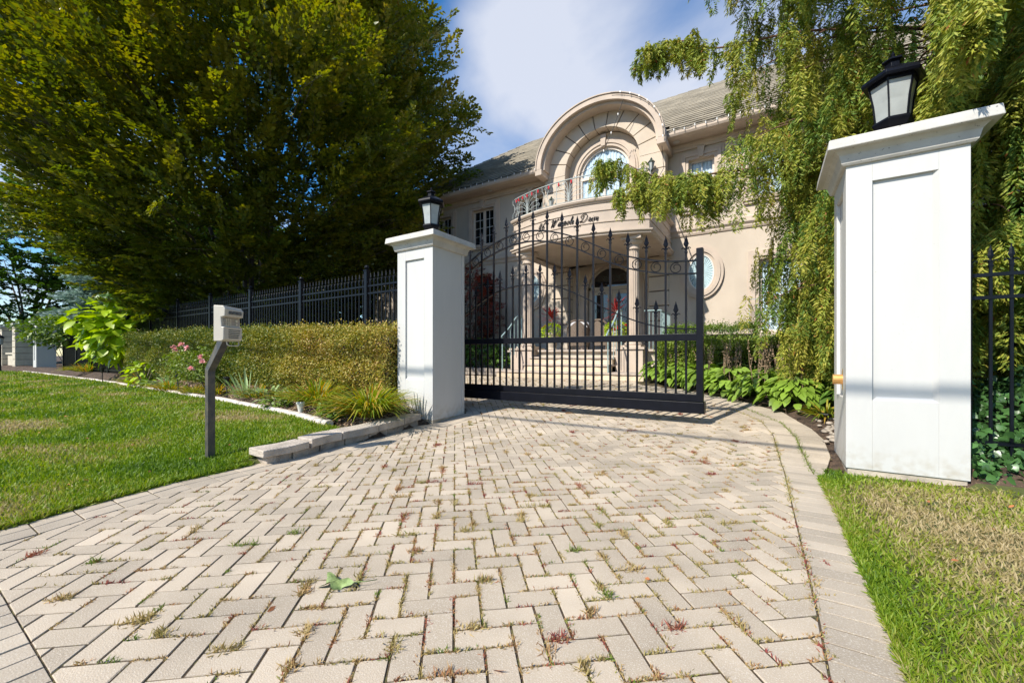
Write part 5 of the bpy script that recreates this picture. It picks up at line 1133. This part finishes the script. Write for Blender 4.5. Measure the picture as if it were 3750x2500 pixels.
# lobed green leaf lying on the paving
mb = MB(); n = 40; vs = [(0, 0, .02)]
for i in range(n):
    a = 2*math.pi*i/n; r = .062*(1+.30*math.cos(5*a)+.12*math.cos(10*a+.6)); vs.append((r*math.cos(a), r*.72*math.sin(a), .014+.016*math.sin(3*a+.5)))
mb.add(vs, [(0, 1+i, 1+(i+1) % n) for i in range(n)]); mb.tube([(.06, 0, .02), (.12, .02, .018), (.16, .06, .01)], .0018, 4)
o = obj('fallen_leaf', mb, mat('fallen_leaf', (.20, .27, .09), .6, .3, 30, .4, 60), smooth=True); o.location = (-1.59, 1.10, .004); o.rotation_euler = (0, 0, R(20)); tag(o, 'curled green lobed leaf lying on the foreground paving', 'leaf')

# ------------------------------------------------------------------ intercom on its bent post
t = thing('intercom', 'beige keypad intercom on a bent black steel post at the lawn edge', 'intercom', (-4.44, 1.75, 0))
mb = MB(); pt = [(-4.44, 1.75, -.1), (-4.44, 1.75, .86), (-4.25, 1.80, 1.17)]
def sq_tube(mb, P, h):
    vs = []
    for i, p in enumerate(P):
        for dx, dy in ((-h, -h), (h, -h), (h, h), (-h, h)): vs.append((p[0]+dx, p[1]+dy, p[2]+(-.35*dx if i == 1 else (-.9*dx if i == 2 else 0))))
    n = len(P); mb.add(vs, [(4*i+k, 4*i+(k+1) % 4, 4*i+4+(k+1) % 4, 4*i+4+k) for i in range(n-1) for k in range(4)]+[(3, 2, 1, 0), (4*n-4, 4*n-3, 4*n-2, 4*n-1)])
sq_tube(mb, pt, .031); obj('post', mb, M['postgrey'], t, bevel=.004)
ang = R(22); bxm = Matrix.Translation((-4.20, 1.80, 1.285)) @ Matrix.Rotation(ang, 4, 'Z')
def bobj(name, mb, m, par, **k): mb.v = [tuple(bxm @ Vector(v)) for v in mb.v]; return obj(name, mb, M[m], par, **k)
mb = MB(); W2 = .102     # local: x = outward from the face, y = across, z = up
prof_ = [(-.055, -.16), (.030, -.16), (.050, -.145), (.052, -.045), (.058, -.035), (.030, -.03), (.022, .055), (.062, .062), (.066, .13), (.045, .158), (-.055, .165)]
mb.add([(x, -W2, z) for x, z in prof_]+[(x, W2, z-(.012 if z > .1 else 0)) for x, z in prof_], [tuple(range(11)), tuple(reversed(range(11, 22)))]+[(i, 11+i, 11+(i+1) % 11, (i+1) % 11) for i in range(11)])
hb_ = bobj('housing', mb, 'plastic', t, bevel=.008)
mb = MB(); mb.box(.024, .0285, -.078, .088, -.026, .052); bobj('keypad_plate', mb, 'plasticdark', t)
mb = MB(); mb.box(.062, .0685, -.062, .078, .082, .112); bobj('display', mb, 'screen', t, bevel=.003)
for r_ in range(4):
    for c_ in range(3):
        mb = MB(); y, z = -.055+.022*c_, .036-.017*r_; mb.box(.028, .034, y-.008, y+.008, z-.0055, z+.0055); bobj('key', mb, 'button', t)
for z, rr_ in ((.028, .013), (-.004, .010)):
    mb = MB(); mb.add([(x, .055+rr_*math.cos(2*math.pi*k/12), z+rr_*math.sin(2*math.pi*k/12)) for x in (.028, .035) for k in range(12)], [tuple(range(12, 24))]+[(k, (k+1) % 12, 12+(k+1) % 12, 12+k) for k in range(12)]); bobj('round_button', mb, 'button', t)
mb = MB()
for k in range(5): mb.box(.050, .0535, -.05, .078-.005*k, -.062-.017*k, -.056-.017*k)
bobj('speaker_slots', mb, 'screen', t)
mb = MB(); mb.tube([(.02, -.04, -.16), (.025, -.038, -.19), (.03, -.02, -.2), (.03, .07, -.2), (.025, .088, -.19), (.02, .09, -.16)], .0055, 6); bobj('lower_bracket', mb, 'plastic', t)

# ------------------------------------------------------------------ garden lights
def path_light(x, y, lab, tilt=(0, 0), h=.34, white=False):
    t = thing('path_light', lab, 'garden light', (x, y, H(x, y)), 'solar path lights in the flower bed'); z = H(x, y)
    def tl(mb): mb.v = [(v[0]+(v[2]-z)*tilt[0], v[1]+(v[2]-z)*tilt[1], v[2]) for v in mb.v]; return mb
    mb = MB(); mb.lathe(x, y, [(.006, z-.05), (.012, z), (.013, z+h-.16)], 8); obj('stake', tl(mb), M['clear' if white else 'solar'], t)
    mb = MB(); mb.lathe(x, y, [(.014, z+h-.17), (.030, z+h-.14), (.052, z+h-.03), (.060, z+h-.015), (.060, z+h), (.045, z+h+.008), (0, z+h+.010)], 12)
    hd = obj('lamp_head', tl(mb), M['clear' if white else 'solar'], t)
    mb = MB(); mb.lathe(x, y, [(.0, z+h+.011), (.038, z+h+.0112), (.0, z+h+.013)], 12); obj('solar_cell', tl(mb), M['screen'], hd)
path_light(-18.0, 4.12, 'black path light below the lime green shrub', h=.5)
path_light(-11.7, 3.98, 'black path light leaning to the left, topped by an iris leaf', (-.30, 0), h=.52)
path_light(-9.2, 3.92, 'black path light just right of the intercom post', (-.06, 0), h=.42)
path_light(-7.05, 3.66, 'short upright black path light by the edging stones', h=.28)
path_light(-5.85, 3.46, 'small clear and white path light beside the middle edging blocks', h=.20, white=True)
t = thing('ground_spotlight', 'small black ground spotlight among the pebbles', 'spotlight', (.60, 6.45, .2)); x, y, z = .60, 6.45, H(.6, 6.45)
mb = MB(); mb.lathe(x, y, [(.006, z-.03), (.012, z+.03)], 8); obj('stake', mb, M['solar'], t); mb = MB(); mb.lathe(x, y, [(.03, z+.03), (.075, z+.06), (.085, z+.07), (.08, z+.08), (0, z+.082)], 14); obj('lamp_head', mb, M['solar'], t)

# ------------------------------------------------------------------ porch things
def planter(x, y, z, lab, s=1.0, fl=0):
    t = thing('planter', lab, 'planter', (x, y, z), 'stone planters on the porch'); mb = MB()
    mb.lathe(x, y, [(.13, z), (.16, z+.02), (.12, z+.06), (.17, z+.30), (.21, z+.42), (.23, z+.44), (.23, z+.48), (.19, z+.48), (.18, z+.44), (0, z+.43)], 20); obj('pot', mb, M['planter'], t, smooth=True, sharp=40)
    n = 700; u = rdir(n, .2); P = np.column_stack([x+.27*u[:, 0], y+.27*u[:, 1], z+.56+.17*u[:, 2]-.25*np.maximum(0, np.hypot(u[:, 0], u[:, 1])-.75)*(rng.rand(n) < .5)*3]); blades('trailing_leaves', P, u+rng.normal(size=(n, 3))*.4-np.array([0, 0, .4]), rdir(n, .8), .06, .016, M['lime'], t, rnd=rng.rand(n))
    n = 46; a = rng.rand(n)*2*math.pi; e = rng.rand(n); D = np.column_stack([np.cos(a), np.sin(a), -.25+2.0*e]); P = np.column_stack([x+.02*np.cos(a), y+.02*np.sin(a), z+.80*s+.22*e]); blades('maroon_leaves', P, D, np.column_stack([-np.cos(a)*.3, -np.sin(a)*.3, np.ones(n)]), .42*(.7+.5*rng.rand(n)), .024, M['redleaf'], t, prof=((0, .3), (.4, 1), (.8, .6), (1, 0)), curl=.15, droop=.12)
    mb = MB(); mb.tube([(x, y, z+.4), (x, y, z+.95*s)], .014, 6); obj('stem', mb, M['twig'], t)
    if fl:
        for k in range(9): a = rng.rand()*6.28; flowers(t, [(x+.28*math.cos(a), y-.05+.2*math.sin(a), z+.5+.2*rng.rand())], 'redflower', .04, 8)
planter(-5.22, 10.45, 1.14, 'stone planter with trailing lime leaves and dark maroon spikes, left of the porch steps', .95)
planter(-3.38, 10.5, 1.14, 'stone planter with red flowers and bright red spiky leaves, right of the porch steps', 1.1, 1)
def chair(x, y, z, rz, lab):
    t = thing('wicker_chair', lab, 'chair', (0, 0, 0), 'wicker chairs on the porch'); o_ = []
    mb = MB(); mb.tube(crom([(-.28, -.25, .56), (-.30, .12, .60), (-.2, .30, .78), (0, .34, .82), (.2, .30, .78), (.30, .12, .60), (.28, -.25, .56)]), .028, 8); obj('frame', mb, M['wicker'], t)
    mb = MB(); P = crom([(-.28, -.2, 0), (-.29, .12, 0), (-.2, .29, 0), (0, .33, 0), (.2, .29, 0), (.29, .12, 0), (.28, -.2, 0)]); n = len(P); vs = []
    for i, p in enumerate(P): zt = .58+.22*math.exp(-((p.x)/.2)**2)*(p.y > .1); vs += [(p.x, p.y, .12), (p.x, p.y, zt)]
    mb.add(vs, [(2*i, 2*i+2, 2*i+3, 2*i+1) for i in range(n-1)]); o = obj('backrest', mb, M['wicker'], t); m_ = o.modifiers.new('s', 'SOLIDIFY'); m_.thickness = .02
    mb = MB(); mb.box(-.27, .27, -.26, .26, .30, .36); obj('seat', mb, M['wicker'], t, bevel=.01)
    mb = MB(); mb.box(-.25, .25, -.25, .22, .362, .45); obj('seat_cushion', mb, M['cushion'], t, bevel=.03)
    for sx in (-1, 1):
        for sy in (-1, 1): mb = MB(); mb.tube([(sx*.25, sy*.24, 0), (sx*.25, sy*.24, .31)], .02, 6); obj('leg', mb, M['wicker'], t)
    t.location = (x, y, z); t.rotation_euler = (0, 0, rz); return t
ch = chair(-4.62, 10.95, 1.14, R(200), 'wicker chair on the left side of the front porch, in front of the door'); c2_ = dup(ch, (-3.80, 11.0, 1.14), 'wicker chair on the right side of the front porch, by the red spiked planter', R(150))
mb = MB(); mb.box(-.30, .30, -.05, .07, -.28, .28); o = obj('seat_pad', mb, M['cushion'], bevel=.04); o.location = (-4.78, 11.35, 1.74); o.rotation_euler = (R(-28), 0, R(24)); tag(o, 'large grey cushion leaning against the left wicker chair on the porch', 'cushion')

# ------------------------------------------------------------------ planting bed left of the porch
t = thing('garden_wall', 'low grey stone planter wall left of the porch steps', 'garden wall', (-7.2, 10.0, .44))
for k in range(2):
    cx0 = -9.6; i = 0
    while cx0 < -6.3:
        q = min(cx0+.36+.12*rng.rand(), -6.25); mb = MB(); yy = 10.15-.35*((cx0+9.6)/3.4)**2; y2 = 10.15-.35*((q+9.6)/3.4)**2
        mb.prism([(cx0+.005, yy-.012*k), (q-.005, y2-.012*k), (q-.005, y2+.22), (cx0+.005, yy+.22)], .40+.105*k, .50+.105*k); obj('wall_block', mb, M['wallstone'], t, bevel=.008); cx0 = q
for i, (x, y, h, r, lab) in enumerate(((-9.1, 10.9, 1.1, .7, 'leafy green plant at the left in the bed below the arched window'), (-8.0, 10.8, 1.0, .6, 'leafy green plant in the middle of the bed below the arched window'), (-7.0, 10.6, .8, .5, 'leafy green plant beside the porch column plinth'))):
    shrub('bedding_shrub', lab, x, y, h, r, 650, .11, .038, 'green', group='leafy plants in the bed left of the porch', z0=.5, prof=LP)
# ------------------------------------------------------------------ far left
mb = MB(); mb.box(-60, -30.6, 3.4, 4.9, -.02, .035); mb.box(-60, -30.6, 4.92, 7.5, -.02, .02); tag(obj('path', mb, M['concrete']), kind='structure')
def stone_pier(x, y, lab, w_=.85, h=2.75):
    t = thing('stone_pier', lab, 'gate pier', (x, y, 0), 'limestone gate piers at the far left'); mb = MB(); mb.box(x-w_/2+.03, x+w_/2-.03, y-w_/2+.03, y+w_/2-.03, 0, h); obj('core', mb, M['trim_dark'], t)
    mb = MB(); z = .02
    while z < h-.1: mb.box(x-w_/2, x+w_/2, y-w_/2, y+w_/2, z, min(z+.34, h)); z += .365
    obj('stone_courses', mb, M['limestone'], t, bevel=.012)
    mb = MB(); mb.box(x-w_/2-.1, x+w_/2+.1, y-w_/2-.1, y+w_/2+.1, h+.001, h+.13); obj('cap_stone', mb, M['whitecap'], t, bevel=.015); return t
stone_pier(-38.0, 5.3, 'limestone pier with a dark niche just left of the far white pillar'); stone_pier(-42.2, 5.3, 'second limestone pier left of the far white pillar')
stone_pier(-47, 5.6, 'limestone pier at the left edge of the photo', h=2.4)
mb = MB(); mb.box(-41.6, -38.6, 5.1, 5.5, 0, 1.05); mb.box(-41.6, -38.6, 5.0, 5.6, 1.051, 1.15); tag(obj('garden_low_wall', mb, M['limestone'], bevel=.01), 'low limestone wall between the two far limestone piers', 'low wall')
t = thing('street_lamp_post', 'short black lamp post with a pale shade at the left edge beside the limestone piers', 'lamp post', (-36.4, 4.2, 0)); mb = MB(); mb.lathe(-36.4, 4.2, [(.10, 0), (.06, .1), (.035, .2), (.035, 1.55), (.06, 1.6)], 10); obj('post', mb, M['black'], t)
mb = MB(); mb.lathe(-36.4, 4.2, [(.10, 1.6), (.13, 1.95)], 8); obj('glass', mb, M['frost'], t); mb = MB(); mb.lathe(-36.4, 4.2, [(.16, 1.95), (.12, 2.05), (.02, 2.12), (0, 2.2)], 8); obj('roof', mb, M['black'], t)
t = thing('neighbour_house', 'pale neighbouring house half hidden by trees beyond the left fence', 'house', (-52, 16, .3))
mb = MB(); mb.box(-58, -44, 14, 22, 0, 6.2); obj('wall', mb, M['house_far'], t); mb = MB(); mb.prism([(-58.5, 13.5), (-43.5, 13.5), (-43.5, 22.5), (-58.5, 22.5)], 6.2, 9.0, [(-54, 17.5), (-48, 17.5), (-48, 18.5), (-54, 18.5)]); obj('roof', mb, M['tile'], t)
for k in range(5):
    for z in (1.2, 4.1): mb = MB(); x = -56.5+2.8*k; mb.box(x-.6, x+.6, 13.93, 13.999, z, z+1.5); fr = obj('window', mb, M['muntin'], t); mb = MB(); mb.box(x-.5, x+.5, 13.90, 13.93, z+.1, z+1.4); obj('pane', mb, M['glassdark'], fr)
# overhead utility cable above the pavement; its shadow crosses the drive and the pillars
t = thing('overhead_cable', 'thin overhead cable whose shadow crosses the driveway and both gate pillars', 'cable', (0, -2.95, 8.0))
mb = MB(); mb.tube([(x, -2.95, 8.0+.0012*x*x) for x in spaced(-45, 30, 3)], .032, 6); obj('cable', mb, M['wirem'], t)
